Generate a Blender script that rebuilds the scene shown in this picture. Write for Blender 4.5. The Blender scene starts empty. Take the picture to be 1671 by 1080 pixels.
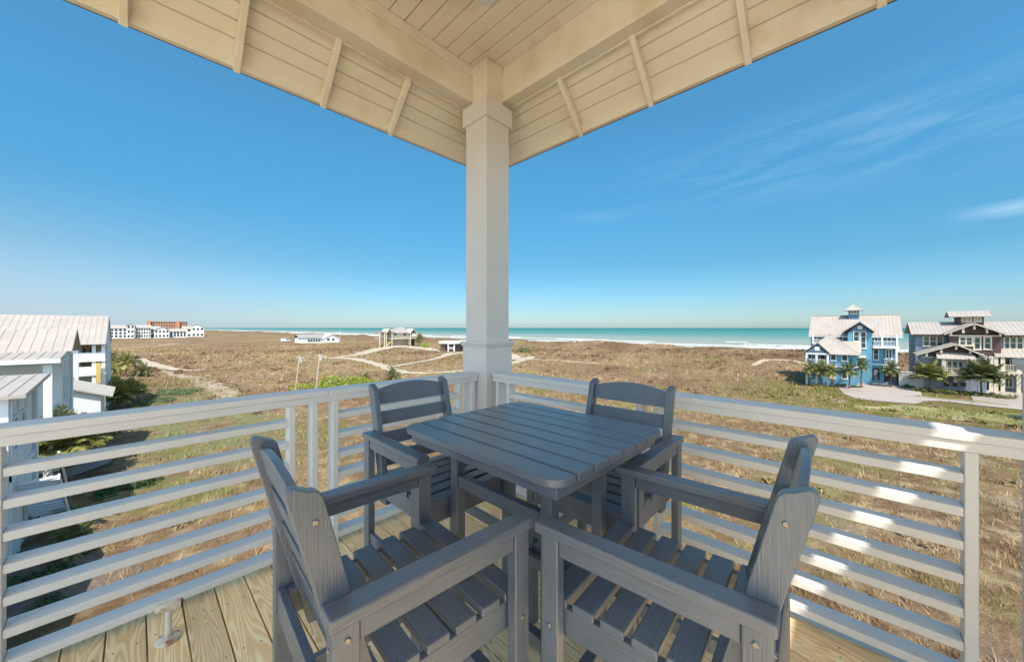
import bpy, bmesh, math, random
import numpy as np
from mathutils import Vector, Matrix
random.seed(7); rng = np.random.default_rng(11)
R = math.radians
S = bpy.context.scene
C = S.collection

# ------------------------------------------------------------------ camera, sky, sun, exposure
CAMZ = 9.0
TH = math.pi/4 - 0.0208
FPX = 588.5
cam = bpy.data.cameras.new('camera'); cam_o = bpy.data.objects.new('camera', cam); C.objects.link(cam_o)
cam_o.location = (0, 0, CAMZ); cam_o.rotation_euler = (R(90), 0, TH - math.pi/2)
cam.sensor_width = 36; cam.lens = 36*FPX/1671; cam.shift_y = -5/1671
cam.clip_start = 0.05; cam.clip_end = 90000
S.camera = cam_o
SUN_DIR = Vector((0.42, 0.55, -1.0)).normalized()          # the way the light travels
W = bpy.data.worlds.new('World'); S.world = W; W.use_nodes = True
nt = W.node_tree; nt.nodes.clear()
def wn(t, **k):
    n = nt.nodes.new(t)
    for a, b in k.items(): setattr(n, a, b)
    return n
out = wn('ShaderNodeOutputWorld'); bg = wn('ShaderNodeBackground'); bg.inputs[1].default_value = 0.12
sky = wn('ShaderNodeTexSky', sky_type='NISHITA', sun_disc=False)
sky.sun_elevation = math.asin(-SUN_DIR.z); sky.sun_rotation = math.atan2(-SUN_DIR.x, -SUN_DIR.y)
sky.altitude = 10; sky.air_density = 1.0; sky.dust_density = 0.6; sky.ozone_density = 2.2
hsv = wn('ShaderNodeHueSaturation'); hsv.inputs['Saturation'].default_value = 1.18; hsv.inputs['Hue'].default_value = 0.492
nt.links.new(sky.outputs[0], hsv.inputs['Color'])

# thin high cirrus, placed by compass direction and elevation
tc = wn('ShaderNodeTexCoord'); sep = wn('ShaderNodeSeparateXYZ'); nt.links.new(tc.outputs['Generated'], sep.inputs[0])
def mth(op, a, b=None, c=None, clamp=False):
    n = wn('ShaderNodeMath', operation=op, use_clamp=clamp)
    for i, v in enumerate((a, b, c)):
        if v is None: continue
        if isinstance(v, (int, float)): n.inputs[i].default_value = v
        else: nt.links.new(v, n.inputs[i])
    return n.outputs[0]
az = mth('ARCTAN2', sep.outputs[1], sep.outputs[0]); el = mth('ARCSINE', sep.outputs[2])
off = mth('SUBTRACT', TH, az)                                   # radians clockwise from the deck's corner
cmb = wn('ShaderNodeCombineXYZ')
tilt = mth('ADD', el, mth('MULTIPLY', off, -0.10))
nt.links.new(mth('MULTIPLY', off, 5.0), cmb.inputs[0]); nt.links.new(mth('MULTIPLY', tilt, 34.0), cmb.inputs[1])
nz = wn('ShaderNodeTexNoise'); nz.inputs['Scale'].default_value = 1.0; nz.inputs['Detail'].default_value = 9; nz.inputs['Distortion'].default_value = 0.6; nz.inputs['Roughness'].default_value = .62
nt.links.new(cmb.outputs[0], nz.inputs['Vector'])
def bump1(v, c, w): return mth('SUBTRACT', 1.0, mth('ABSOLUTE', mth('DIVIDE', mth('SUBTRACT', v, c), w)), clamp=True)
streak = mth('MULTIPLY', bump1(el, R(20.5), R(6.5)), bump1(off, R(46), R(36)))
wisp = mth('MULTIPLY', bump1(el, R(11.0), R(0.9)), bump1(off, R(54.6), R(4.5)))
wsp2 = mth('MULTIPLY', bump1(el, R(16.6), R(1.1)), bump1(off, R(13), R(7)))
fac = mth('MULTIPLY', mth('MULTIPLY', mth('SUBTRACT', nz.outputs[0], 0.40), 1.5, clamp=True), streak, clamp=True)
fac = mth('ADD', fac, mth('MULTIPLY', wisp, mth('MULTIPLY', nz.outputs[0], 1.5)), clamp=True)
fac = mth('ADD', fac, mth('MULTIPLY', wsp2, mth('MULTIPLY', nz.outputs[0], 0.35)), clamp=True)
mx = wn('ShaderNodeMixRGB'); mx.inputs[2].default_value = (6.2, 6.6, 7.0, 1)
gr = wn('ShaderNodeValToRGB'); ge_ = gr.color_ramp.elements; nt.links.new(mth('DIVIDE', mth('MAXIMUM', el, 0.0), R(45), clamp=True), gr.inputs[0])
ge_[0].position = 0; ge_[0].color = (.36, .475, .62, 1); ge_[1].position = 1; ge_[1].color = (.66, .86, .80, 1)
for p_, c_ in ((.06, (.31, .425, .53)), (.2, (.26, .435, .48)), (.5, (.38, .68, .68))):
    x_ = ge_.new(p_); x_.color = (*c_, 1)
# sky half round the sun, behind the camera, is boosted and warmed to fill the porch
sdir = wn('ShaderNodeVectorMath', operation='DOT_PRODUCT'); nt.links.new(tc.outputs['Generated'], sdir.inputs[0]); hd = Vector((-SUN_DIR.x, -SUN_DIR.y, 0)).normalized(); sdir.inputs[1].default_value = hd
sw_ = mth('POWER', mth('MULTIPLY_ADD', sdir.outputs[1], 0.75, 0.25, clamp=True), 1.5)
gm = wn('ShaderNodeMixRGB'); gm.inputs[2].default_value = (2.5, 2.15, 1.75, 1); nt.links.new(sw_, gm.inputs[0]); nt.links.new(gr.outputs[0], gm.inputs[1])
vm = wn('ShaderNodeVectorMath', operation='MULTIPLY'); nt.links.new(hsv.outputs[0], vm.inputs[0]); nt.links.new(gm.outputs[0], vm.inputs[1])
fac = mth('MULTIPLY', fac, 0.20)
pale = mth('MULTIPLY', mth('DIVIDE', mth('SUBTRACT', -0.25, off), 0.75, clamp=True), mth('SUBTRACT', 1.0, mth('DIVIDE', el, R(15), clamp=True)))
pm = wn('ShaderNodeMixRGB'); pm.inputs[2].default_value = (1.95, 2.35, 2.85, 1); nt.links.new(mth('MULTIPLY', mth('POWER', pale, 1.3), 0.85), pm.inputs[0]); nt.links.new(vm.outputs[0], pm.inputs[1])
nt.links.new(fac, mx.inputs[0]); nt.links.new(pm.outputs[0], mx.inputs[1])
nt.links.new(mx.outputs[0], bg.inputs[0]); nt.links.new(bg.outputs[0], out.inputs[0])
sun = bpy.data.lights.new('sun', 'SUN'); sun.energy = 3.2; sun.angle = R(0.5); sun.color = (1.0, 0.94, 0.85)
sun_o = bpy.data.objects.new('sun', sun); C.objects.link(sun_o)
sun_o.rotation_euler = SUN_DIR.to_track_quat('-Z', 'Y').to_euler(); sun_o.location = (-20, -20, 40)
S.view_settings.view_transform = 'Standard'; S.view_settings.look = 'None'
S.view_settings.exposure = 1.2; S.view_settings.gamma = 1.0
S.cycles.max_bounces = 8; S.cycles.diffuse_bounces = 5

# ------------------------------------------------------------------ helpers
Fv = Vector((math.cos(TH), math.sin(TH), 0)); Rv = Vector((math.sin(TH), -math.cos(TH), 0))
def ray(px, py): return Fv + Rv*((px-835.5)/FPX) + Vector((0, 0, -(py-535)/FPX))
def at(px, py, X=None, Y=None, Z=None):
    d = ray(px, py)
    t = X/d.x if X is not None else Y/d.y if Y is not None else (Z-CAMZ)/d.z
    return Vector((0, 0, CAMZ)) + d*t
def lerp(a, b, t): return a + (b-a)*t

class MB:
    def __init__(s): s.v = []; s.f = []
    def add(s, vs, fs):
        k = len(s.v); s.v += [tuple(v) for v in vs]; s.f += [tuple(i+k for i in f) for f in fs]; return s
    def box(s, x0, x1, y0, y1, z0, z1):
        x0, x1 = sorted((x0, x1)); y0, y1 = sorted((y0, y1)); z0, z1 = sorted((z0, z1))
        return s.add([(x0,y0,z0),(x1,y0,z0),(x1,y1,z0),(x0,y1,z0),(x0,y0,z1),(x1,y0,z1),(x1,y1,z1),(x0,y1,z1)],
                     [(3,2,1,0),(4,5,6,7),(0,1,5,4),(1,2,6,5),(2,3,7,6),(3,0,4,7)])
    def beam(s, p, q, w, h, up=(0,0,1)):
        p = Vector(p); q = Vector(q); d = (q-p).normalized(); sd = d.cross(Vector(up)).normalized(); u = sd.cross(d)
        vs = [b + sd*(a*w/2) + u*(c*h/2) for b in (p, q) for a, c in ((-1,-1),(1,-1),(1,1),(-1,1))]
        return s.add(vs, [(3,2,1,0),(4,5,6,7),(0,1,5,4),(1,2,6,5),(2,3,7,6),(3,0,4,7)])
    def prism(s, poly, o, ax):                              # poly: list of 3-D points, extruded by vector ax
        n = len(poly); a = [Vector(p)+Vector(o) for p in poly]; b = [p+Vector(ax) for p in a]
        return s.add(a+b, [tuple(range(n))[::-1], tuple(range(n, 2*n))] + [(i, (i+1) % n, n+(i+1) % n, n+i) for i in range(n)])
    def tube(s, pts, rad, n=10, cap=True):
        pts = [Vector(p) for p in pts]; rings = []
        for i, p in enumerate(pts):
            d = (pts[min(i+1, len(pts)-1)] - pts[max(i-1, 0)]).normalized()
            a = d.cross(Vector((0.31, 0.17, 0.93)) if abs(d.z) < .9 else Vector((1, 0, 0))).normalized(); b = d.cross(a)
            r = rad[i] if isinstance(rad, (list, tuple)) else rad
            rings += [p + a*(r*math.cos(2*math.pi*k/n)) + b*(r*math.sin(2*math.pi*k/n)) for k in range(n)]
        fs = [(i*n+k, i*n+(k+1) % n, (i+1)*n+(k+1) % n, (i+1)*n+k) for i in range(len(pts)-1) for k in range(n)]
        if cap: fs += [tuple(range(n))[::-1], tuple(range((len(pts)-1)*n, len(pts)*n))]
        return s.add(rings, fs)
    def slope(s, a, b, c, d, t=.07, rib=.42):               # eave a-b, ridge d-c; standing seams run up it
        a, b, c, d = map(Vector, (a, b, c, d)); n = (b-a).cross(d-a).normalized()
        if n.z < 0: n = -n
        q = [a, b, c, d]; lo = [p - n*t for p in q]
        s.add(lo+q, [(0,1,2,3),(7,6,5,4),(0,4,5,1),(1,5,6,2),(2,6,7,3),(3,7,4,0)])
        if rib:
            m = max(2, int((b-a).length/rib))
            for i in range(m+1):
                f = min(max(i/m, .003), .997); p = lerp(a, b, f); e = lerp(d, c, f)
                if (e-p).length > .2: s.beam(p+n*.012, e+n*.012, .05, .03, n)
        return s

def link(name, me, m, parent=None):
    o = bpy.data.objects.new(name, me); C.objects.link(o); me.name = name
    if m is not None: me.materials.append(m)
    if parent is not None: o.parent = parent
    return o
def ob(name, mb, m, parent=None, bevel=0, smooth=False, world=False, seg=2):
    me = bpy.data.meshes.new(name); me.from_pydata(mb.v, [], mb.f); me.validate()
    bm = bmesh.new(); bm.from_mesh(me); bmesh.ops.recalc_face_normals(bm, faces=bm.faces); bm.to_mesh(me); bm.free()
    o = link(name, me, m, parent)
    if world and parent is not None: o.location = -parent.location
    if bevel:
        b = o.modifiers.new('bevel', 'BEVEL'); b.width = bevel; b.segments = seg; b.limit_method = 'ANGLE'; b.angle_limit = R(40)
    if smooth or bevel:
        for p in me.polygons: p.use_smooth = True
        if bevel: b.harden_normals = True
    return o
def tag(o, label=None, cat=None, group=None, kind=None):
    for k, v in (('label', label), ('category', cat), ('group', group), ('kind', kind)):
        if v: o[k] = v
    return o
def thing(name, label, cat, loc=(0,0,0), rz=0, group=None):
    o = bpy.data.objects.new(name, None); C.objects.link(o); o.location = loc; o.rotation_euler.z = rz
    o.empty_display_size = .2
    return tag(o, label, cat, group)
def copy_tree(o, parent=None):
    c = o.copy(); C.objects.link(c)
    if parent is not None: c.parent = parent
    for ch in list(o.children): copy_tree(ch, c)
    return c

# ------------------------------------------------------------------ materials
def newmat(name):
    m = bpy.data.materials.new(name); m.use_nodes = True
    t = m.node_tree; b = t.nodes['Principled BSDF']; return m, t, b
def mixnoise(name, c1, c2, scale=4, rough=.6, bump=.0, stretch=(1,1,1), detail=5, spec=.5, bscale=None, contrast=1.6, c3=None, s3=.3, metallic=0):
    m, t, b = newmat(name); N = t.nodes.new; L = t.links.new
    co = N('ShaderNodeTexCoord'); mp = N('ShaderNodeMapping'); mp.inputs['Scale'].default_value = stretch; L(co.outputs['Object'], mp.inputs[0])
    n = N('ShaderNodeTexNoise'); n.inputs['Scale'].default_value = scale; n.inputs['Detail'].default_value = detail; L(mp.outputs[0], n.inputs['Vector'])
    r = N('ShaderNodeMapRange'); r.inputs[1].default_value = .5-.5/contrast*.6; r.inputs[2].default_value = .5+.5/contrast*.6; L(n.outputs[0], r.inputs[0])
    x = N('ShaderNodeMixRGB'); x.inputs[1].default_value = (*c1, 1); x.inputs[2].default_value = (*c2, 1); L(r.outputs[0], x.inputs[0])
    col = x.outputs[0]
    if c3:
        n3 = N('ShaderNodeTexNoise'); n3.inputs['Scale'].default_value = s3; n3.inputs['Detail'].default_value = 6; L(co.outputs['Object'], n3.inputs['Vector'])
        r3 = N('ShaderNodeMapRange'); r3.inputs[1].default_value = .52; r3.inputs[2].default_value = .68; L(n3.outputs[0], r3.inputs[0])
        x3 = N('ShaderNodeMixRGB'); x3.inputs[2].default_value = (*c3, 1); L(r3.outputs[0], x3.inputs[0]); L(col, x3.inputs[1]); col = x3.outputs[0]
    L(col, b.inputs['Base Color'])
    b.inputs['Roughness'].default_value = rough; b.inputs['Specular IOR Level'].default_value = spec; b.inputs['Metallic'].default_value = metallic
    if bump:
        bn = n
        if bscale:
            bn = N('ShaderNodeTexNoise'); bn.inputs['Scale'].default_value = bscale; bn.inputs['Detail'].default_value = 4; L(mp.outputs[0], bn.inputs['Vector'])
        bp = N('ShaderNodeBump'); bp.inputs['Strength'].default_value = bump; bp.inputs['Distance'].default_value = .01; L(bn.outputs[0], bp.inputs['Height']); L(bp.outputs[0], b.inputs['Normal'])
    return m
def lumber(ax):                                             # poly-lumber with fine pressed wood grain along one axis
    m, t, b = newmat('grey_lumber_'+'xyz'[ax]); N = t.nodes.new; L = t.links.new
    co = N('ShaderNodeTexCoord'); mp = N('ShaderNodeMapping'); s = [1, 1, 1]; s[ax] = .045; mp.inputs['Scale'].default_value = s
    oi = N('ShaderNodeObjectInfo'); va = N('ShaderNodeVectorMath'); va.operation = 'MULTIPLY_ADD'; va.inputs[1].default_value = (1, 1, 1)
    L(co.outputs['Object'], va.inputs[0]); L(oi.outputs['Random'], va.inputs[2]); L(va.outputs[0], mp.inputs[0])
    n = N('ShaderNodeTexNoise'); n.inputs['Scale'].default_value = 210; n.inputs['Detail'].default_value = 3; n.inputs['Distortion'].default_value = .5; L(mp.outputs[0], n.inputs['Vector'])
    g = N('ShaderNodeTexNoise'); g.inputs['Scale'].default_value = 900; L(co.outputs['Object'], g.inputs['Vector'])
    k = N('ShaderNodeTexNoise'); k.inputs['Scale'].default_value = 5; k.inputs['Detail'].default_value = 4; L(va.outputs[0], k.inputs['Vector'])
    x = N('ShaderNodeMixRGB'); x.inputs[1].default_value = (.032, .046, .068, 1); x.inputs[2].default_value = (.160, .196, .245, 1)
    ad = N('ShaderNodeMath'); ad.operation = 'MULTIPLY_ADD'; ad.inputs[1].default_value = .45; L(k.outputs[0], ad.inputs[0])
    sc = N('ShaderNodeMath'); sc.operation = 'MULTIPLY'; sc.inputs[1].default_value = .65; L(n.outputs[0], sc.inputs[0]); L(sc.outputs[0], ad.inputs[2])
    L(ad.outputs[0], x.inputs[0]); L(x.outputs[0], b.inputs['Base Color'])
    b.inputs['Roughness'].default_value = .34; b.inputs['Specular IOR Level'].default_value = .9; b.inputs['Coat Weight'].default_value = .22; b.inputs['Coat Roughness'].default_value = .3
    h = N('ShaderNodeMath'); h.operation = 'MULTIPLY_ADD'; h.inputs[1].default_value = .25; L(g.outputs[0], h.inputs[0]); L(n.outputs[0], h.inputs[2])
    bp = N('ShaderNodeBump'); bp.inputs['Strength'].default_value = .5; bp.inputs['Distance'].default_value = .0035; L(h.outputs[0], bp.inputs['Height']); L(bp.outputs[0], b.inputs['Normal'])
    return m
LUM = [lumber(0), lumber(1), lumber(2)]
def paint(name, c, dirt, rough=.5, bump=.15):
    m = mixnoise(name, c, tuple(a*.93 for a in c), scale=2.2, rough=rough, bump=bump, bscale=60, c3=dirt, s3=1.1); return m
WHITE = paint('rail_paint', (.75, .735, .715), (.69, .67, .64))
COLM = paint('column_paint', (.70, .675, .65), (.65, .62, .59), bump=.1)
CREAM = mixnoise('ceiling_paint', (.79, .73, .63), (.74, .68, .57), scale=1.3, rough=.55, bump=.12, bscale=40, c3=(.67, .585, .45), s3=2.3)
DARKGAP = mixnoise('shadow_gap', (.10, .075, .05), (.07, .05, .035), rough=.9)
DRIP = mixnoise('drip_edge', (.10, .10, .11), (.14, .14, .15), rough=.5)
STEEL = mixnoise('screw_steel', (.40, .385, .36), (.28, .26, .24), scale=60, rough=.42, metallic=1)
GLASS = mixnoise('window_glass', (.035, .055, .06), (.05, .075, .075), scale=.6, rough=.06, spec=.8)
GLASSG = mixnoise('green_window_glass', (.05, .11, .11), (.03, .06, .06), scale=.5, rough=.08, spec=.8)
ROOFW = mixnoise('white_metal_roof', (.37, .322, .28), (.32, .278, .24), scale=.8, rough=.45, stretch=(1, 1, .3))
HWHITE = mixnoise('white_siding', (.66, .66, .65), (.61, .61, .60), scale=.7, rough=.6, bump=.1, bscale=6)
HCREAM = mixnoise('cream_trim', (.55, .49, .385), (.49, .43, .34), scale=1.2, rough=.6)
HBLUE = mixnoise('blue_siding', (.11, .285, .395), (.09, .25, .355), scale=.9, rough=.6)
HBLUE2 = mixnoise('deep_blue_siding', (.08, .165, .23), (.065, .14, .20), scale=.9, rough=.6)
HSLATE = mixnoise('slate_blue_siding', (.185, .215, .26), (.16, .19, .23), scale=.9, rough=.6)
HBROWN = mixnoise('brown_shingle', (.085, .044, .037), (.062, .033, .028), scale=3, rough=.7)
TEAL = mixnoise('teal_porch_ceiling', (.10, .30, .29), (.08, .25, .25), rough=.6)
TIMBER = mixnoise('raw_timber', (.60, .34, .10), (.45, .23, .06), scale=2, rough=.7)
DARKIN = mixnoise('dark_opening', (.02, .02, .022), (.03, .03, .03), rough=.7)
BRICK = mixnoise('terracotta_wall', (.40, .20, .12), (.33, .16, .10), scale=.3, rough=.7)
GREYW = mixnoise('grey_panel', (.42, .41, .40), (.36, .35, .34), scale=1.5, rough=.6)
POLEW = mixnoise('weathered_pole_wood', (.30, .24, .17), (.18, .14, .10), scale=6, rough=.8, stretch=(1, 1, .1))
BARK = mixnoise('palm_bark', (.16, .115, .075), (.08, .055, .035), scale=9, rough=.9, bump=.6, stretch=(1, 1, 2))
def leafmat(name, a, b_, sc=1.5, var=.5):
    m, t, b = newmat(name); N = t.nodes.new; L = t.links.new
    co = N('ShaderNodeTexCoord'); n = N('ShaderNodeTexNoise'); n.inputs['Scale'].default_value = sc; n.inputs['Detail'].default_value = 4; L(co.outputs['Object'], n.inputs['Vector'])
    r = N('ShaderNodeMapRange'); r.inputs[1].default_value = .35; r.inputs[2].default_value = .65; L(n.outputs[0], r.inputs[0])
    x = N('ShaderNodeMixRGB'); x.inputs[1].default_value = (*a, 1); x.inputs[2].default_value = (*b_, 1); L(r.outputs[0], x.inputs[0])
    g = N('ShaderNodeAttribute'); g.attribute_name = 'tint'
    hs = N('ShaderNodeHueSaturation'); L(x.outputs[0], hs.inputs['Color'])
    v = N('ShaderNodeMath'); v.operation = 'MULTIPLY_ADD'; v.inputs[1].default_value = var; v.inputs[2].default_value = 1-var/2; L(g.outputs['Fac'], v.inputs[0]); L(v.outputs[0], hs.inputs['Value'])
    L(hs.outputs[0], b.inputs['Base Color']); b.inputs['Roughness'].default_value = .55; b.inputs['Specular IOR Level'].default_value = .3
    return m
LEAFY = leafmat('yellow_green_palm', (.25, .22, .06), (.13, .145, .035))
LEAFD = leafmat('dark_green_palm', (.15, .15, .045), (.07, .09, .03))
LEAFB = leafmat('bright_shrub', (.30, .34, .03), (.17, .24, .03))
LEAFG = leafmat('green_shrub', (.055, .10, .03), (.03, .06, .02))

# the dune's own colours by place: straw, rust, grey-pink and green patches
def dune_nodes(t, dark=1.0):
    N = t.nodes.new; L = t.links.new
    ge = N('ShaderNodeNewGeometry'); pos = ge.outputs['Position']
    def noise(s, d=5, off=(0,0,0)):
        mp = N('ShaderNodeMapping'); mp.inputs['Location'].default_value = off; mp.inputs['Scale'].default_value = (1, 1, .2); L(pos, mp.inputs[0])
        n = N('ShaderNodeTexNoise'); n.inputs['Scale'].default_value = s; n.inputs['Detail'].default_value = d; n.inputs['Roughness'].default_value = .62; L(mp.outputs[0], n.inputs['Vector']); return n.outputs[0]
    def ramp(v, a, b):
        r = N('ShaderNodeMapRange'); r.inputs[1].default_value = a; r.inputs[2].default_value = b; L(v, r.inputs[0]); return r.outputs[0]
    def mix(f, a, b):
        x = N('ShaderNodeMixRGB'); L(f, x.inputs[0])
        for i, v in ((1, a), (2, b)):
            if isinstance(v, tuple): x.inputs[i].default_value = (*[q*dark for q in v], 1)
            else: L(v, x.inputs[i])
        return x.outputs[0]
    def m(op, a, b):
        n = N('ShaderNodeMath'); n.operation = op; n.use_clamp = True
        for i, v in enumerate((a, b)):
            if isinstance(v, (int, float)): n.inputs[i].default_value = v
            else: L(v, n.inputs[i])
        return n.outputs[0]
    c = mix(ramp(noise(.11), .38, .60), (.26, .172, .090), (.178, .106, .062))
    c = mix(ramp(noise(.9, 4, (9, 4, 0)), .47, .66), c, (.40, .30, .17))
    c = mix(m('MULTIPLY', ramp(noise(.30, 5, (3, 70, 0)), .55, .68), .8), c, (.32, .25, .19))
    c = mix(m('MULTIPLY', ramp(noise(.16, 6, (33, 7, 0)), .54, .66), .75), c, (.19, .185, .055))
    c = mix(m('MULTIPLY', ramp(noise(.028, 6, (55, 2, 0)), .46, .62), .7), c, (.145, .082, .052))
    c = mix(m('MULTIPLY', ramp(noise(.045, 6, (5, 92, 0)), .50, .64), .5), c, (.18, .152, .055))
    sp = N('ShaderNodeSeparateXYZ'); L(pos, sp.inputs[0])
    far = N('ShaderNodeMapRange'); far.inputs[1].default_value = 95; far.inputs[2].default_value = 160; L(sp.outputs[0], far.inputs[0])
    c = mix(m('MULTIPLY', m('MULTIPLY', far.outputs[0], ramp(noise(.07, 5, (8, 8, 0)), .40, .58)), .75), c, (.135, .078, .050))
    def band(v, c0, w):
        a = N('ShaderNodeMath'); a.operation = 'SUBTRACT'; L(v, a.inputs[0]); a.inputs[1].default_value = c0
        b = N('ShaderNodeMath'); b.operation = 'ABSOLUTE'; L(a.outputs[0], b.inputs[0])
        r = N('ShaderNodeMapRange'); r.inputs[1].default_value = w; r.inputs[2].default_value = w*.45; L(b.outputs[0], r.inputs[0]); return r.outputs[0]
    g1 = m('MULTIPLY', band(sp.outputs[0], 5, 8), band(sp.outputs[1], 50, 28))
    c = mix(m('MULTIPLY', g1, ramp(noise(.35, 5, (5, 1, 0)), .42, .58)), c, (.20, .21, .095))
    g2 = m('MULTIPLY', band(sp.outputs[0], 60, 22), band(sp.outputs[1], -6, 22))
    c = mix(m('MULTIPLY', g2, ramp(noise(.5, 6, (1, 9, 0)), .42, .55)), c, (.14, .135, .03))
    return c
def dune_mat(name, dark, bump):
    mt, t, b = newmat(name); c = dune_nodes(t, dark); N = t.nodes.new; L = t.links.new
    b.inputs['Roughness'].default_value = .95; b.inputs['Specular IOR Level'].default_value = .1
    if bump:
        L(c, b.inputs['Base Color'])
        n = N('ShaderNodeTexNoise'); n.inputs['Scale'].default_value = 2.2; n.inputs['Detail'].default_value = 8; n.inputs['Roughness'].default_value = .7
        ge = N('ShaderNodeNewGeometry'); L(ge.outputs['Position'], n.inputs['Vector'])
        bp = N('ShaderNodeBump'); bp.inputs['Strength'].default_value = .9; bp.inputs['Distance'].default_value = .35; L(n.outputs[0], bp.inputs['Height']); L(bp.outputs[0], b.inputs['Normal'])
    else:
        g = N('ShaderNodeAttribute'); g.attribute_name = 'tint'; hs = N('ShaderNodeHueSaturation'); L(c, hs.inputs['Color'])
        v = N('ShaderNodeMath'); v.operation = 'MULTIPLY_ADD'; v.inputs[1].default_value = .9; v.inputs[2].default_value = .62; L(g.outputs['Fac'], v.inputs[0]); L(v.outputs[0], hs.inputs['Value'])
        L(hs.outputs[0], b.inputs['Base Color'])
    return mt
DUNE = dune_mat('dune_ground', .84, 1); GRASS = dune_mat('dune_grass', 1.12, 0)
SCRUB = dune_mat('dune_scrub', .95, 0)
SAND = mixnoise('pale_sand', (.40, .335, .245), (.32, .26, .18), scale=.8, rough=.95, bump=.3, bscale=5)
BEACH = mixnoise('beach_sand', (.47, .40, .31), (.38, .32, .25), scale=.05, rough=.9)
CONC = mixnoise('pale_concrete', (.33, .275, .235), (.28, .235, .20), scale=.35, rough=.9, c3=(.25, .205, .175), s3=.12)
LAWN = mixnoise('lawn', (.12, .14, .03), (.20, .17, .06), scale=.8, rough=.95, bump=.5, bscale=9, c3=(.30, .25, .13), s3=.35)

# ------------------------------------------------------------------ terrain
def hgt(x, y):
    x = np.asarray(x, float); y = np.asarray(y, float)
    h = .22*np.sin(x/7.3+1.1)*np.sin(y/9.1+.4) + .16*np.sin(x/4.1-y/5.7+2.) + .30*np.sin(x/19.+y/23.+.6)
    dune = np.exp(-((x-163-7*np.sin(y/38.)-4*np.sin(y/15.+1))/15.)**2)
    h = h*(.6+1.2*np.clip((x-60)/80, 0, 1)) + dune*(1.0+.35*np.sin(y/11.)+.3*np.sin(y/5.3+x/9))
    flat = np.exp(-((x-70)/22.)**2 - ((y+8)/22.)**2)              # the two big houses stand on a level pad
    h = h*(1-flat) + .9*np.exp(-((x-86)/7.)**2-((y+2)/16.)**2)*flat
    near = np.exp(-(x**2+(y-5)**2)/18.**2); h = h*(1-near*.7)
    h = h + 1.2*np.exp(-((x-87)**2+(y-150)**2)/20.**2)             # mound under the stilt house
    left = np.clip((2-x)/4, 0, 1)*np.clip((y-10)/8, 0, 1)*np.clip((120-y)/30, 0, 1); h = h*(1-left)
    t = np.clip((x-176)/45, 0, 1); return h*(1-t) - 3.2*t**1.3
def h1(x, y): return float(hgt(x, y))
rr = np.concatenate([[0.0], np.geomspace(2.0, 3800, 330)]); na = 900
aa = np.linspace(0, 2*np.pi, na, endpoint=False)
gx = np.outer(rr[1:], np.cos(aa)).ravel(); gy = np.outer(rr[1:], np.sin(aa)).ravel()
gx = np.concatenate([[0], gx]); gy = np.concatenate([[0], gy]); gx = np.minimum(gx, 330.0)
gz = hgt(gx, gy)
def np_mesh(name, co, faces_flat, starts, totals, mat, kind=None, attr=None, smooth=False):
    me = bpy.data.meshes.new(name); me.vertices.add(len(co)); me.vertices.foreach_set('co', np.asarray(co, np.float32).ravel())
    me.loops.add(len(faces_flat)); me.loops.foreach_set('vertex_index', np.asarray(faces_flat, np.int32))
    me.polygons.add(len(starts)); me.polygons.foreach_set('loop_start', np.asarray(starts, np.int32)); me.polygons.foreach_set('loop_total', np.asarray(totals, np.int32))
    if smooth: me.polygons.foreach_set('use_smooth', np.ones(len(starts), bool))
    if attr is not None:
        a = me.attributes.new('tint', 'FLOAT', 'POINT'); a.data.foreach_set('value', np.asarray(attr, np.float32))
    me.update(); me.validate()
    o = link(name, me, mat)
    if kind: o['kind'] = kind
    return o
nr = len(rr)-1
i0 = np.arange(nr-1)[:, None]*na; k = np.arange(na)[None, :]; k2 = (k+1) % na
quads = np.stack([1+i0+k, 1+i0+na+k, 1+i0+na+k2, 1+i0+k2], -1).reshape(-1, 4)
tris = np.stack([np.zeros(na, int), 1+np.arange(na), 1+(np.arange(na)+1) % na], -1)
ff = np.concatenate([quads.ravel(), tris.ravel()]); tot = np.concatenate([np.full(len(quads), 4), np.full(len(tris), 3)]); st = np.concatenate([[0], np.cumsum(tot)[:-1]])
ground = np_mesh('ground', np.stack([gx, gy, gz], -1), ff, st, tot, DUNE, 'structure', smooth=True)

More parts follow.
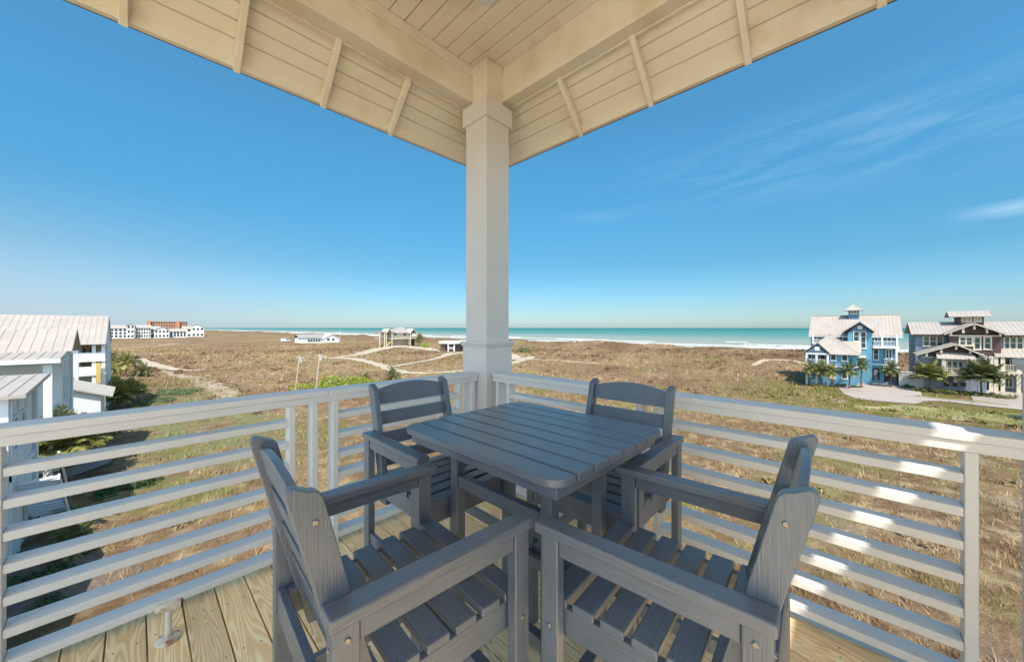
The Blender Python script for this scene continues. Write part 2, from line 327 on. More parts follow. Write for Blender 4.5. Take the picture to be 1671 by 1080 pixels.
def sheet(name, rows, mat, lift, kind='structure'):            # rows of points draped on the terrain
    mb = MB(); n = len(rows[0])
    mb.v = [(p[0], p[1], h1(p[0], p[1])+lift) for r in rows for p in r]
    mb.f = [(i*n+j, i*n+j+1, (i+1)*n+j+1, (i+1)*n+j) for i in range(len(rows)-1) for j in range(n-1)]
    o = ob(name, mb, mat, smooth=True); o['kind'] = kind
    return o
ways = []                                                     # centre lines and half widths, so that no grass grows on them
def path(name, pix, w, mat=SAND, lift=.07, wob=.25):
    P = [at(x, y, Z=0) for x, y in pix]; pts = []
    for i in range(len(P)-1):
        L_ = (P[i+1]-P[i]).length; m = max(2, int(L_/1.2))
        p0 = P[max(i-1, 0)]; p3 = P[min(i+2, len(P)-1)]
        for q in range(m):
            t = q/m; a, b = P[i], P[i+1]
            pts.append((.5*((2*a)+(b-p0)*t+(2*p0-5*a+4*b-p3)*t*t+(3*a-p0-3*b+p3)*t**3), lerp(w[i], w[i+1], t)))
    pts.append((P[-1], w[-1])); rows = []
    for i, (p, ww) in enumerate(pts):
        d = (pts[min(i+1, len(pts)-1)][0]-pts[max(i-1, 0)][0]); d.z = 0; d.normalize(); s = Vector((-d.y, d.x, 0))
        e0 = 1+wob*math.sin(i*1.7)+wob*.6*math.sin(i*.63+1); e1 = 1+wob*math.sin(i*1.3+2)+wob*.6*math.sin(i*.47)
        rows.append([p+s*(ww*(-e0 if u < 0 else e1)*abs(u)) for u in (-1, -.66, -.33, 0.001, .33, .66, 1)])
        if name not in ('lawn', 'pale_track'): ways.append((p.x, p.y, ww*1.05))
    return sheet(name, rows, mat, lift)
path('sandy_path', [(150, 571), (230, 566), (275, 562.5), (310, 558)], [1.0, 1.0, .9, .5], wob=.1)
path('sandy_path', [(222, 586), (240, 594), (268, 600), (305, 602.5), (350, 601), (412, 598.5)], [1.6, 1.8, 1.4, .8, .6, .4], wob=.12)
path('sandy_path', [(478, 587), (520, 584.5), (548, 584.5), (585, 588), (620, 596), (655, 606), (700, 608.5), (760, 605), (800, 600), (840, 592), (870, 583)], [.5, .7, 1.6, 1.7, 1.5, 1.3, .9, .8, .8, 1.6, 1.2])
path('sandy_path', [(550, 584), (585, 580), (612, 572), (650, 568.5), (690, 569.5), (718, 574)], [1.7, 2.2, 3.6, 4.5, 3.2, .8], lift=.1)
path('sandy_path', [(640, 598), (680, 592), (715, 586), (742, 578), (775, 573), (815, 577), (845, 588)], [.9, 1.0, 1.0, 2.2, 3.0, 3.0, 2.6], lift=.09)
path('sandy_path', [(860, 587), (900, 588), (945, 592), (985, 596)], [1.6, .7, .9, .3], lift=.06)
path('sandy_path', [(1228, 597), (1262, 588), (1300, 590), (1330, 598)], [.4, 1.6, 1.4, .6], lift=.06)
path('pale_track', [(330, 668), (372, 648), (345, 628), (300, 612), (262, 603)], [.3, 1.3, 1.5, 1.2, .5], mixnoise('pale_dry_track', (.33, .26, .19), (.24, .17, .10), scale=.9, rough=.95, detail=8), lift=.04)
path('driveway', [(1430, 606), (1427, 618), (1430, 633), (1440, 648), (1448, 655)], [4.6, 4.6, 4.4, 3.6, 2.2], CONC, .035, 0)
path('road', [(1398, 650), (1430, 650), (1480, 650), (1530, 652), (1600, 660), (1680, 668), (1760, 678)], [.4, 2.6, 1.9, 1.25, 1.15, 1.2, 1.2], CONC, .05, 0)
path('driveway', [(1655, 641), (1650, 650), (1652, 664)], [3.2, 3.2, 2.6], CONC, .065, 0)
path('lawn', [(1395, 663), (1440, 668), (1500, 672), (1570, 676), (1640, 682), (1720, 690)], [.6, 2.2, 3.0, 3.4, 3.6, 3.4], LAWN, .022, .2)
path('lawn', [(1494, 646), (1540, 651), (1600, 656), (1646, 662)], [.3, .5, .55, .25], LAWN, .08, .1)
path('garden_bed', [(10, 905), (55, 955), (40, 1030)], [1.1, 1.7, 1.4], mixnoise('dark_mulch', (.09, .065, .05), (.17, .12, .09), scale=9, rough=.95, bump=.6, bscale=20), .03, .45)
path('garden_path', [(20, 800), (95, 778), (150, 760), (185, 742)], [.7, .9, .8, .3], mixnoise('grey_path', (.30, .26, .23), (.23, .20, .17), scale=4, rough=.95), .06, .15)

# beach and sea
ys = list(np.arange(-260, 600, 6)) + list(np.geomspace(600, 4200, 70)); rows = []
for y in ys: rows.append([Vector((lerp(172+4*math.sin(y/21.)+3*math.sin(y/7.7), 236, t), y, 0)) for t in np.linspace(0, 1, 14)])
sheet('beach', rows, BEACH, .06)
def seamat():
    m, t, b = newmat('gulf_water'); N = t.nodes.new; L = t.links.new
    ge = N('ShaderNodeNewGeometry'); sp = N('ShaderNodeSeparateXYZ'); L(ge.outputs['Position'], sp.inputs[0])
    mp = N('ShaderNodeMapping'); mp.inputs['Scale'].default_value = (.02, .004, 1); L(ge.outputs['Position'], mp.inputs[0])
    n = N('ShaderNodeTexNoise'); n.inputs['Scale'].default_value = 1; n.inputs['Detail'].default_value = 5; L(mp.outputs[0], n.inputs['Vector'])
    q = N('ShaderNodeMath'); q.operation = 'MULTIPLY_ADD'; L(n.outputs[0], q.inputs[0]); q.inputs[1].default_value = 260; L(sp.outputs[0], q.inputs[2])
    r = N('ShaderNodeMapRange'); r.inputs[1].default_value = 330; r.inputs[2].default_value = 2400; L(q.outputs[0], r.inputs[0])
    cr = N('ShaderNodeValToRGB'); e = cr.color_ramp.elements
    e[0].position = 0; e[0].color = (.27, .25, .20, 1); e[1].position = 1; e[1].color = (.026, .130, .128, 1)
    for p, c in ((.06, (.20, .235, .205)), (.20, (.07, .185, .17)), (.5, (.045, .165, .152))):
        x = e.new(p); x.color = (*c, 1)
    L(r.outputs[0], cr.inputs[0]); L(cr.outputs[0], b.inputs['Base Color'])
    b.inputs['Roughness'].default_value = .55; b.inputs['Specular IOR Level'].default_value = .12
    mp2 = N('ShaderNodeMapping'); mp2.inputs['Scale'].default_value = (.35, .12, 1); L(ge.outputs['Position'], mp2.inputs[0])
    n2 = N('ShaderNodeTexNoise'); n2.inputs['Scale'].default_value = 1; n2.inputs['Detail'].default_value = 4; L(mp2.outputs[0], n2.inputs['Vector'])
    bp = N('ShaderNodeBump'); bp.inputs['Strength'].default_value = .5; bp.inputs['Distance'].default_value = 1.0; L(n2.outputs[0], bp.inputs['Height']); L(bp.outputs[0], b.inputs['Normal'])
    return m
sea = MB(); xs = [222, 240, 300, 600, 2000, 8000, 60000]; yy = [-60000, -4000, -500, 0, 500, 4000, 60000]
sea.v = [(x, y, -1.6) for x in xs for y in yy]; sea.f = [(i*7+j, (i+1)*7+j, (i+1)*7+j+1, i*7+j+1) for i in range(6) for j in range(6)]
ob('sea', sea, seamat())['kind'] = 'structure'
FOAM = mixnoise('white_foam', (.66, .66, .64), (.42, .43, .40), scale=.3, rough=.9)
foam = MB()
for li, (x0, wd, dens) in enumerate(((224, 5, .95), (234, 4, .8), (246, 3.4, .75), (259, 2.8, .6), (272, 2.2, .42), (287, 1.8, .3), (306, 1.4, .16))):
    y = -260.0
    while y < 4000:
        ln = random.uniform(10, 60)*(1+max(y, 0)/400)
        if random.random() < dens:
            m = 10; a = []; b = []
            for i in range(m+1):
                t = i/m; yq = y+ln*t; xc = x0+2.2*math.sin(yq/33.+li)+1.2*math.sin(yq/9.+2*li); w2 = wd*.5*math.sin(math.pi*min(max(t, .04), .96))**.5*random.uniform(.6, 1.15)
                a.append((xc-w2, yq, -1.57)); b.append((xc+w2, yq, -1.30 if li else -1.5))
            foam.add(a+b, [(i, i+1, m+2+i, m+1+i) for i in range(m)])
        y += ln*random.uniform(.8, 1.25)
ob('surf', foam, FOAM)['kind'] = 'stuff'

# ------------------------------------------------------------------ dune grass, one mass of blades
keep_out = []                                                # rectangles where no grass grows (houses)
def scatter(rmin, rmax, dens, blades, hb, wb):
    a0, a1 = TH-R(62), TH+R(64); n = int(dens*.5*(a1-a0)*(rmax**2-rmin**2))
    r = np.sqrt(rng.uniform(rmin**2, rmax**2, n)); a = rng.uniform(a0, a1, n); x = r*np.cos(a); y = r*np.sin(a)
    ok = (x < 172+3*np.sin(y/7.7)); ok &= ~((x < -2.6) & (y > 20) & (y < 75)); ok &= ~((x > 74) & (x < 96) & (y < 7) & (y > -40))
    ok &= ~((x < 3.2) & (y < 3.4))
    wv = np.array(ways)
    for i in range(0, len(wv)):
        ok &= (x-wv[i, 0])**2+(y-wv[i, 1])**2 > wv[i, 2]**2
    # clumping
    f = np.sin(x*.9+np.sin(y*.7)*1.3)*np.sin(y*.8+np.sin(x*.5))+.5*np.sin(x*.21)*np.sin(y*.23+1)
    ok &= rng.uniform(-1.2, 1.3, n) < f+.35
    x, y = x[ok], y[ok]; n = len(x); z = hgt(x, y)
    lean = rng.normal(0, .35, (n, blades, 2))+np.array([.12, .10]); hh = hb*rng.uniform(.45, 1.25, (n, blades))*(1+.35*f[ok][:, None]); th = rng.uniform(0, np.pi, (n, blades))
    bx = x[:, None]+rng.normal(0, hb*.45, (n, blades)); by = y[:, None]+rng.normal(0, hb*.45, (n, blades)); bz = z[:, None]-.04+0*bx
    dx, dy = np.cos(th)*wb, np.sin(th)*wb
    tx = bx+lean[..., 0]*hh*1.2; ty = by+lean[..., 1]*hh*1.2
    v = np.stack([np.stack([bx-dx, by-dy, bz], -1), np.stack([bx+dx, by+dy, bz], -1), np.stack([tx, ty, bz+hh], -1)], 2).reshape(-1, 3)
    tint = np.repeat((rng.uniform(0, 1, (n, 1))*.5+rng.uniform(0, 1, (n, blades))*.5).ravel(), 3)
    return v, tint
parts = [scatter(9, 26, 9, 8, .30, .016), scatter(26, 55, 3.6, 8, .34, .026), scatter(55, 110, 1.5, 7, .40, .05), scatter(110, 230, .5, 6, .5, .11)]
gv = np.concatenate([p[0] for p in parts]); gt = np.concatenate([p[1] for p in parts]); ntri = len(gv)//3
np_mesh('dune_grass', gv, np.arange(len(gv)), np.arange(ntri)*3, np.full(ntri, 3), GRASS, 'stuff', gt)
# low scrub: small leafy mounds scattered over the dunes, again one mass
def scrub():
    vs, ts = [], []; a0, a1 = TH-R(60), TH+R(62); n = 1000; r = np.sqrt(rng.uniform(20**2, 165**2, n)); a = rng.uniform(a0, a1, n); x, y = r*np.cos(a), r*np.sin(a)
    ok = (x < 168) & ~((x < -2.2) & (y < 80)) & ~((x > 73) & (x < 97) & (y < 8)); wv = np.array(ways)
    for w_ in wv: ok &= (x-w_[0])**2+(y-w_[1])**2 > (w_[2]+.7)**2
    f = np.sin(x*.11+1.3*np.sin(y*.07))*np.sin(y*.13+.8*np.sin(x*.09)); ok &= rng.uniform(-1, 1, n) < f+.25
    for xx, yy, q in zip(x[ok], y[ok], r[ok]):
        m = 46; s_ = rng.uniform(.3, 1.0)*(.7+q/150); d = rng.normal(0, 1, (m, 3)); d /= np.linalg.norm(d, axis=1)[:, None]; d[:, 2] = np.abs(d[:, 2])*.55
        p = d*s_*rng.uniform(.5, 1, (m, 1))*np.array([1, rng.uniform(.7, 1.4), 1]); p += np.array([xx, yy, h1(xx, yy)])
        u = rng.normal(0, 1, (m, 3)); u /= np.linalg.norm(u, axis=1)[:, None]; w2 = np.cross(u, rng.normal(0, 1, (m, 3))); w2 /= np.linalg.norm(w2, axis=1)[:, None]
        l_ = (.10+.0011*q)*rng.uniform(.6, 1.4, (m, 1)); vs.append(np.stack([p-u*l_, p+w2*l_*.5, p+u*l_, p-w2*l_*.5], 1).reshape(-1, 3)); ts.append(np.repeat(rng.uniform(0, .75, m), 4))
    v = np.concatenate(vs); k_ = len(v)//4; np_mesh('dune_scrub', v, np.arange(len(v)), np.arange(k_)*4, np.full(k_, 4), SCRUB, 'stuff', np.concatenate(ts))
scrub()

# ------------------------------------------------------------------ the deck, its roof, columns and railings
DZ = CAMZ-1.526
def cz(z): return CAMZ+z                                      # heights measured from the lens
RX, RY = 2.365, 2.647                                         # inner faces of the two railings
deck_m, t, b = newmat('pine_decking'); N = t.nodes.new; L = t.links.new
co = N('ShaderNodeTexCoord'); sp = N('ShaderNodeSeparateXYZ'); L(co.outputs['Object'], sp.inputs[0])
def nm(op, a, b_=None, c=None):
    n = N('ShaderNodeMath'); n.operation = op
    for i, v in enumerate((a, b_, c)):
        if v is None: continue
        if isinstance(v, (int, float)): n.inputs[i].default_value = v
        else: L(v, n.inputs[i])
    return n.outputs[0]
bid = nm('FLOOR', nm('DIVIDE', nm('SUBTRACT', sp.outputs[0], .037), .141))
wnz = N('ShaderNodeTexWhiteNoise'); wnz.noise_dimensions = '1D'; L(bid, wnz.inputs['W'])
cb = N('ShaderNodeCombineXYZ'); L(nm('MULTIPLY', sp.outputs[0], 9.), cb.inputs[0]); L(nm('MULTIPLY_ADD', wnz.outputs[0], 31., nm('MULTIPLY', sp.outputs[1], .9)), cb.inputs[1]); L(nm('MULTIPLY', wnz.outputs[0], 17.), cb.inputs[2])
n1 = N('ShaderNodeTexNoise'); n1.inputs['Scale'].default_value = .8; n1.inputs['Detail'].default_value = 2; n1.inputs['Distortion'].default_value = .3; L(cb.outputs[0], n1.inputs['Vector'])
rings = nm('PINGPONG', nm('MULTIPLY', n1.outputs[0], 22.), .5)
rs = N('ShaderNodeMapRange'); rs.inputs[1].default_value = .12; rs.inputs[2].default_value = .42; L(rings, rs.inputs[0])
fb = N('ShaderNodeTexNoise'); fb.inputs['Scale'].default_value = 1; fb.inputs['Detail'].default_value = 4
cb2 = N('ShaderNodeCombineXYZ'); L(nm('MULTIPLY', sp.outputs[0], 160.), cb2.inputs[0]); L(nm('MULTIPLY', sp.outputs[1], 3.), cb2.inputs[1]); L(cb2.outputs[0], fb.inputs['Vector'])
x1 = N('ShaderNodeMixRGB'); x1.inputs[1].default_value = (.78, .55, .29, 1); x1.inputs[2].default_value = (.93, .76, .49, 1); L(rs.outputs[0], x1.inputs[0])
x2 = N('ShaderNodeMixRGB'); x2.blend_type = 'MULTIPLY'; x2.inputs[0].default_value = .22; L(x1.outputs[0], x2.inputs[1]); L(fb.outputs[0], x2.inputs[2])
hs = N('ShaderNodeHueSaturation'); L(x2.outputs[0], hs.inputs['Color']); L(nm('MULTIPLY_ADD', wnz.outputs[0], .35, 1.05), hs.inputs['Value'])
vo = N('ShaderNodeTexVoronoi'); vo.inputs['Scale'].default_value = 2.6; vo.inputs['Randomness'].default_value = 1; L(co.outputs['Object'], vo.inputs['Vector'])
kn = N('ShaderNodeMapRange'); kn.inputs[1].default_value = .045; kn.inputs[2].default_value = .02; L(vo.outputs['Distance'], kn.inputs[0])
x3 = N('ShaderNodeMixRGB'); x3.inputs[2].default_value = (.13, .07, .03, 1); L(kn.outputs[0], x3.inputs[0]); L(hs.outputs[0], x3.inputs[1]); L(x3.outputs[0], b.inputs['Base Color'])
b.inputs['Roughness'].default_value = .7; b.inputs['Specular IOR Level'].default_value = .28
bp = N('ShaderNodeBump'); bp.inputs['Strength'].default_value = .25; bp.inputs['Distance'].default_value = .004; L(rings, bp.inputs['Height']); L(bp.outputs[0], b.inputs['Normal'])
dk = MB(); x = .04-.141*49
while x < RX+.02:
    dk.box(x, min(x+.135, RX+.05), -7.1, RY+.10, DZ-.035, DZ); x += .141  # unseen stretch behind the camera lengthened to bounce sunlight under the roof
ob('deck_floor', dk, deck_m, bevel=.004)['kind'] = 'structure'
nails = MB()
for i in range(-6, 17):
    for y in (2.52, 2.11, 1.70, 1.29, .88, .47, .06):
        for dx in (.03, .105):
            cx, cy = .04+.141*i+dx+random.uniform(-.004, .004), y+random.uniform(-.012, .012)
            if cx > RX: continue
            nails.v += [(cx+.0042*math.cos(a), cy+.0042*math.sin(a), DZ+.0006) for a in np.arange(8)*math.pi/4]; k0 = len(nails.v)-8; nails.f.append(tuple(range(k0, k0+8)))
sf = ob('deck_screws', nails, DARKGAP); sf.parent = bpy.data.objects['deck_floor']
sk = MB(); sk.box(RX+.055, RX+.09, -2.6, RY+.14, DZ-.30, DZ-.004); sk.box(-2.4, RX+.055, RY+.105, RY+.14, DZ-.30, DZ-.004)
sf2 = ob('rim_board', sk, WHITE); sf2.parent = bpy.data.objects['deck_floor']

def column(label, x, y, s, grp=None):
    t = thing('porch_column', label, 'column', (x, y, DZ), 0, grp); h = s/2; top = 1.526+2.02+.01
    m = MB(); m.box(-h, h, -h, h, 1.07, top); ob('shaft', m, COLM, t, .006)
    m = MB(); g = h+.022; m.box(-g, g, -g, g, 0, 1.345)
    ob('base', m, COLM, t, .005)
    m = MB(); g = h+.037; m.box(-g, g, -g, g, 1.3452, 1.366); g = h+.045; m.box(-g, g, -g, g, 1.3662, 1.392); ob('base_cap', m, COLM, t, .006)
    m = MB(); g = h+.026; m.box(-g, g, -g, g, top-.01, top+.17); ob('capital', m, COLM, t, .005)
    return t
S1 = .308
CN = Vector((2.285, 2.530)); cx, cy = 2.467, 2.712
column('tall square white column at the deck corner between the two railings', cx, cy, S1)
c2 = at(1667, 630, X=2.285+S1+.056)
column('white square column at the far right end of the right railing', cx, c2.y-S1/2-.022, S1)

def rail(label, along, a0, a1, posts, spans, ends):
    # along 'x' : runs in x at y=RY ; 'y' : runs in y at x=RX
    t = thing('deck_railing', label, 'railing', (RX, RY, DZ), 0, 'white slatted deck railings')
    o0 = RY if along == 'x' else RX
    def bx(m, a, b, p, q, z0, z1):
        if along == 'x': m.box(a, b, o0+p, o0+q, cz(z0), cz(z1))
        else: m.box(o0+p, o0+q, a, b, cz(z0), cz(z1))
    m = MB()
    for s0, s1, dz in spans['cap']: bx(m, s0, s1, -.006, .164, -.467+dz, -.4305+dz)
    ob('top_rail', m, WHITE, t, .004, world=True)
    m = MB(); bx(m, a0, a1, .002, .095, -.511, -.4672); ob('sub_rail', m, WHITE, t, .003, world=True)
    for s0, s1 in spans['slat']:
        for k in range(7):
            m = MB(); w = .103; bx(m, s0, s1, .004, .004+w, -.603-.1395*k-.040, -.603-.1395*k)
            ob('bottom_rail' if k == 6 else 'rail_slat', m, WHITE, t, .005, world=True)
    for p in posts:
        m = MB(); bx(m, p-.019, p+.019, -.0005, .088, -1.5258, -.5112); ob('post', m, WHITE, t, .004, world=True)
def lx(px): return at(px, 600, Y=RY).x
def ry_(px): return at(px, 600, X=RX).y
lp = [lx(477), lx(514), lx(548), lx(752), lx(772.5), lx(-10), lx(-64)]
rail('white slatted railing running to the left with the vertical post cluster', 'x', -1.6, CN.x,
     lp, {'cap': [(-1.6, lx(535.5), 0), (lx(535.5)+.002, CN.x, -.004)], 'slat': [(lp[5]+.0192, lp[0]-.0192), (lp[2]+.0192, lp[3]-.0192)]}, None)
rp = [ry_(811), ry_(828), ry_(1586), ry_(1042), ry_(1070)]
rail('white slatted railing on the right with sun patches on its slats', 'y', c2.y-.05, CN.y,
     rp, {'cap': [(c2.y-.05, CN.y, 0)], 'slat': [(rp[2]+.0192, rp[4]-.0192), (rp[3]+.0192, rp[1]-.0192)]}, None)

# porch roof: beams, boarded ceiling, raked soffit with exposed rafter tails, fascia
roof = thing('porch_roof', 'cream boarded porch roof with beams and exposed rafter tails overhead', 'roof', (cx, cy, cz(2.3)))
BY0, BY1, BX0, BX1 = 2.825, 2.965, 2.572, 2.690                # inner and outer faces of the two beams
zA = 2.285; k = 1.0; OV = .362; EY, EX = BY1+OV, BX1+OV; zB = 1.920
X_END, Y_END = -3.4, -1.93
BH = .345
m = MB(); m.box(X_END, BX1, BY0, BY1, cz(zA), cz(zA+BH)); ob('beam', m, CREAM, roof, .006, world=True)
m = MB(); m.box(BX0, BX1, Y_END, BY0-.001, cz(zA), cz(zA+BH)); ob('beam', m, CREAM, roof, .006, world=True)
m = MB(); m.box(X_END, BX1+.028, BY1+.001, BY1+.03, cz(zA-.012), cz(zA+.05)); ob('beam_trim', m, CREAM, roof, .005, world=True)
m = MB(); m.box(BX1+.001, BX1+.03, Y_END, BY1, cz(zA-.012), cz(zA+.05)); ob('beam_trim', m, CREAM, roof, .005, world=True)
m = MB(); m.box(X_END, BX0-.001, BY0-.022, BY0-.001, cz(zA+BH-.10), cz(zA+BH-.004)); ob('ceiling_trim', m, CREAM, roof, .004, world=True)
m = MB(); m.box(cx-.11, cx+.11, cy-.11, cy+.11, cz(2.19), cz(zA+BH-.003)); ob('post_top', m, CREAM, roof, .005, world=True)
m = MB(); m.box(cx-.118, cx+.1, cy-.118, cy+.1, cz(zA+BH-.075), cz(zA+BH-.005)); ob('post_trim', m, CREAM, roof, .004, world=True)
m = MB(); x = BX0+.02
while x > X_END:
    m.box(x-.135, x, Y_END, BY0+.05, cz(zA+BH), cz(zA+BH+.018)); x -= .143
ob('ceiling', m, CREAM, roof, .004, world=True)
m = MB(); m.box(X_END, BX1, Y_END, BY1, cz(zA+BH+.019), cz(zA+BH+.03)); ob('ceiling_backing', m, DARKGAP, roof, world=True)
# soffit boards follow the rake; each side is mitred at the hip
sl = math.atan(k); nbd = 5; LN = OV/math.cos(sl)
def rake(side, u, a):                                         # u: 0 at the beam .. 1 at the eave ; a: position along the eave
    z = zA+.07-k*OV*u
    return (a, BY1+OV*u, cz(z)) if side == 'x' else (BX1+OV*u, a, cz(z))
def soff(side):
    m = MB(); bd = MB()
    end0 = X_END if side == 'x' else Y_END
    for i in range(nbd):
        u0 = i/nbd*1.12-.12; u1 = (i+1)/nbd*1.12-.12-.024
        c0_ = (BX1 if side == 'x' else BY1)
        q = [rake(side, u0, end0), rake(side, u0, c0_+OV*u0), rake(side, u1, c0_+OV*u1), rake(side, u1, end0)]
        up = Vector((0, 0, .02)); m.prism(q, (0, 0, 0), up)
    q = [rake(side, -.13, end0), rake(side, -.13, c0_-OV*.13), rake(side, 1.0, c0_+OV), rake(side, 1.0, end0)]
    bd.prism(q, (0, 0, .021), (0, 0, .012))
    return m, bd
HZ = zA+.07                                                   # soffit height above the beam's outer face
for side in 'xy':
    m, bd = soff(side); ob('soffit', m, CREAM, roof, .003, world=True); ob('soffit_backing', bd, DARKGAP, roof, world=True)
zE = HZ-k*OV                                                  # soffit height at the eave
m = MB()
m.box(X_END, EX+.03, EY-.012, EY+.03, cz(zB), cz(zE+.06)); m.box(EX-.012, EX+.03, Y_END, EY-.0125, cz(zB), cz(zE+.06)); ob('fascia', m, CREAM, roof, .003, world=True)
m = MB(); m.box(X_END, EX+.05, EY+.031, EY+.05, cz(zB+.005), cz(zE+.10)); m.box(EX+.031, EX+.05, Y_END, EY+.0305, cz(zB+.005), cz(zE+.10)); ob('drip_edge', m, DRIP, roof, world=True)
def rafter(side, a):
    m = MB(); w = .045; q = []
    for u, dz in ((-.02, -.02), (.985, -.02), (.985, -.115), (-.02, -.115)):
        p = rake(side, u, a-w/2); q.append((p[0], p[1], p[2]+dz*(1)))
    ax = (w, 0, 0) if side == 'x' else (0, w, 0)
    m.prism(q, (0, 0, 0), ax); ob('rafter_tail', m, CREAM, roof, .006, world=True)
def eave_x(px, py): return at(px, py, Y=EY-.05).x
def eave_y(px, py): return at(px, py, X=EX-.05).y
for px, py in ((640, 212), (530, 168), (388, 108), (201, 30)): rafter('x', eave_x(px, py))
x = eave_x(201, 30)-.43
while x > X_END: rafter('x', x); x -= .43
for px, py in ((944, 213), (1059, 165), (1219, 98), (1440, 6)): rafter('y', eave_y(px, py))
y = eave_y(1440, 6)-.43
while y > Y_END: rafter('y', y); y -= .43
# roof covering above
m = MB(); RH = HZ+k*2.2
zs = zE+.11; rise = 1.5*1.66
m.slope((X_END, EY+.06, cz(zs)), (EX+.06, EY+.06, cz(zs)), (EX-1.6, EY-1.6, cz(zs+rise)), (X_END, EY-1.6, cz(zs+rise)), .04)
m.slope((EX+.06, Y_END, cz(zs)), (EX+.06, EY+.06, cz(zs)), (EX-1.6, EY-1.6, cz(zs+rise)), (EX-1.6, Y_END, cz(zs+rise)), .04)
m.box(X_END, EX-1.6, Y_END, EY-1.6, cz(zs+rise-.04), cz(zs+rise))
ob('roof_sheet', m, ROOFW, roof, world=True)
lc = at(790, -6, Z=cz(zA+BH)); m = MB(); m.tube([(lc.x, lc.y, cz(zA+BH-.012)), (lc.x, lc.y, cz(zA+BH-.001))], [.085, .095], 32); lt = ob('recessed_light_trim', m, COLM, roof, world=True)
m = MB(); m.tube([(lc.x, lc.y, cz(zA+BH-.0135)), (lc.x, lc.y, cz(zA+BH-.0125))], .062, 32); ob('light_lens', m, HWHITE, lt)

# the house the deck belongs to (behind and below the camera), plus an added sun-blocking wall
hs_ = thing('beach_house', 'white clad house wall behind and below the deck, with an unseen wall piece added to trim sunlight', 'house', (-3, -3, 0))
m = MB(); m.box(-12, RX-.05, -12, RY-.05, -.3, DZ-.31); m.box(-12, 3.2, -12, -7.2, DZ-.30, cz(2.0))
m.box(.2, 3.2, -2.2, -1.96, DZ-.30, cz(2.49))  # unseen wall piece added to narrow the sun slit on the right railing
ob('wall', m, HWHITE, hs_, world=True)

# small painted bracket screwed to the deck
bpz = at(275, 1043, Z=DZ)
br = thing('deck_bracket', 'small white metal tube bracket with open dark end and rusty round foot', 'bracket', (bpz.x, bpz.y, DZ), TH-R(60))
WM = mixnoise('worn_white_metal', (.72, .68, .60), (.62, .56, .46), scale=20, rough=.45, c3=(.33, .14, .05), s3=14)
m = MB(); m.tube([(0,0,0.0005),(0,0,.006),(0,0,.012),(0,0,.02)], [.05,.05,.044,.02], 28); ob('foot', m, WM, br, smooth=True)
m = MB(); m.tube([(0,0,.018),(0,0,.05),(0,0,.12),(0,0,.15)], [.016,.0125,.0125,.016], 20); ob('stem', m, WM, br, smooth=True)
m = MB(); m.tube([(-.045,0,.163),(.05,0,.163)], .0225, 24); ob('tube', m, WM, br, .002)
m = MB(); m.tube([(.0505,0,.163),(.052,0,.163)], .018, 20); ob('bore', m, DARKIN, br)
for a in (.6, 2.7, 4.8):
    m = MB(); m.tube([(.036*math.cos(a),.036*math.sin(a),.011),(.036*math.cos(a),.036*math.sin(a),.016)], .006, 8); ob('screw', m, STEEL, br)

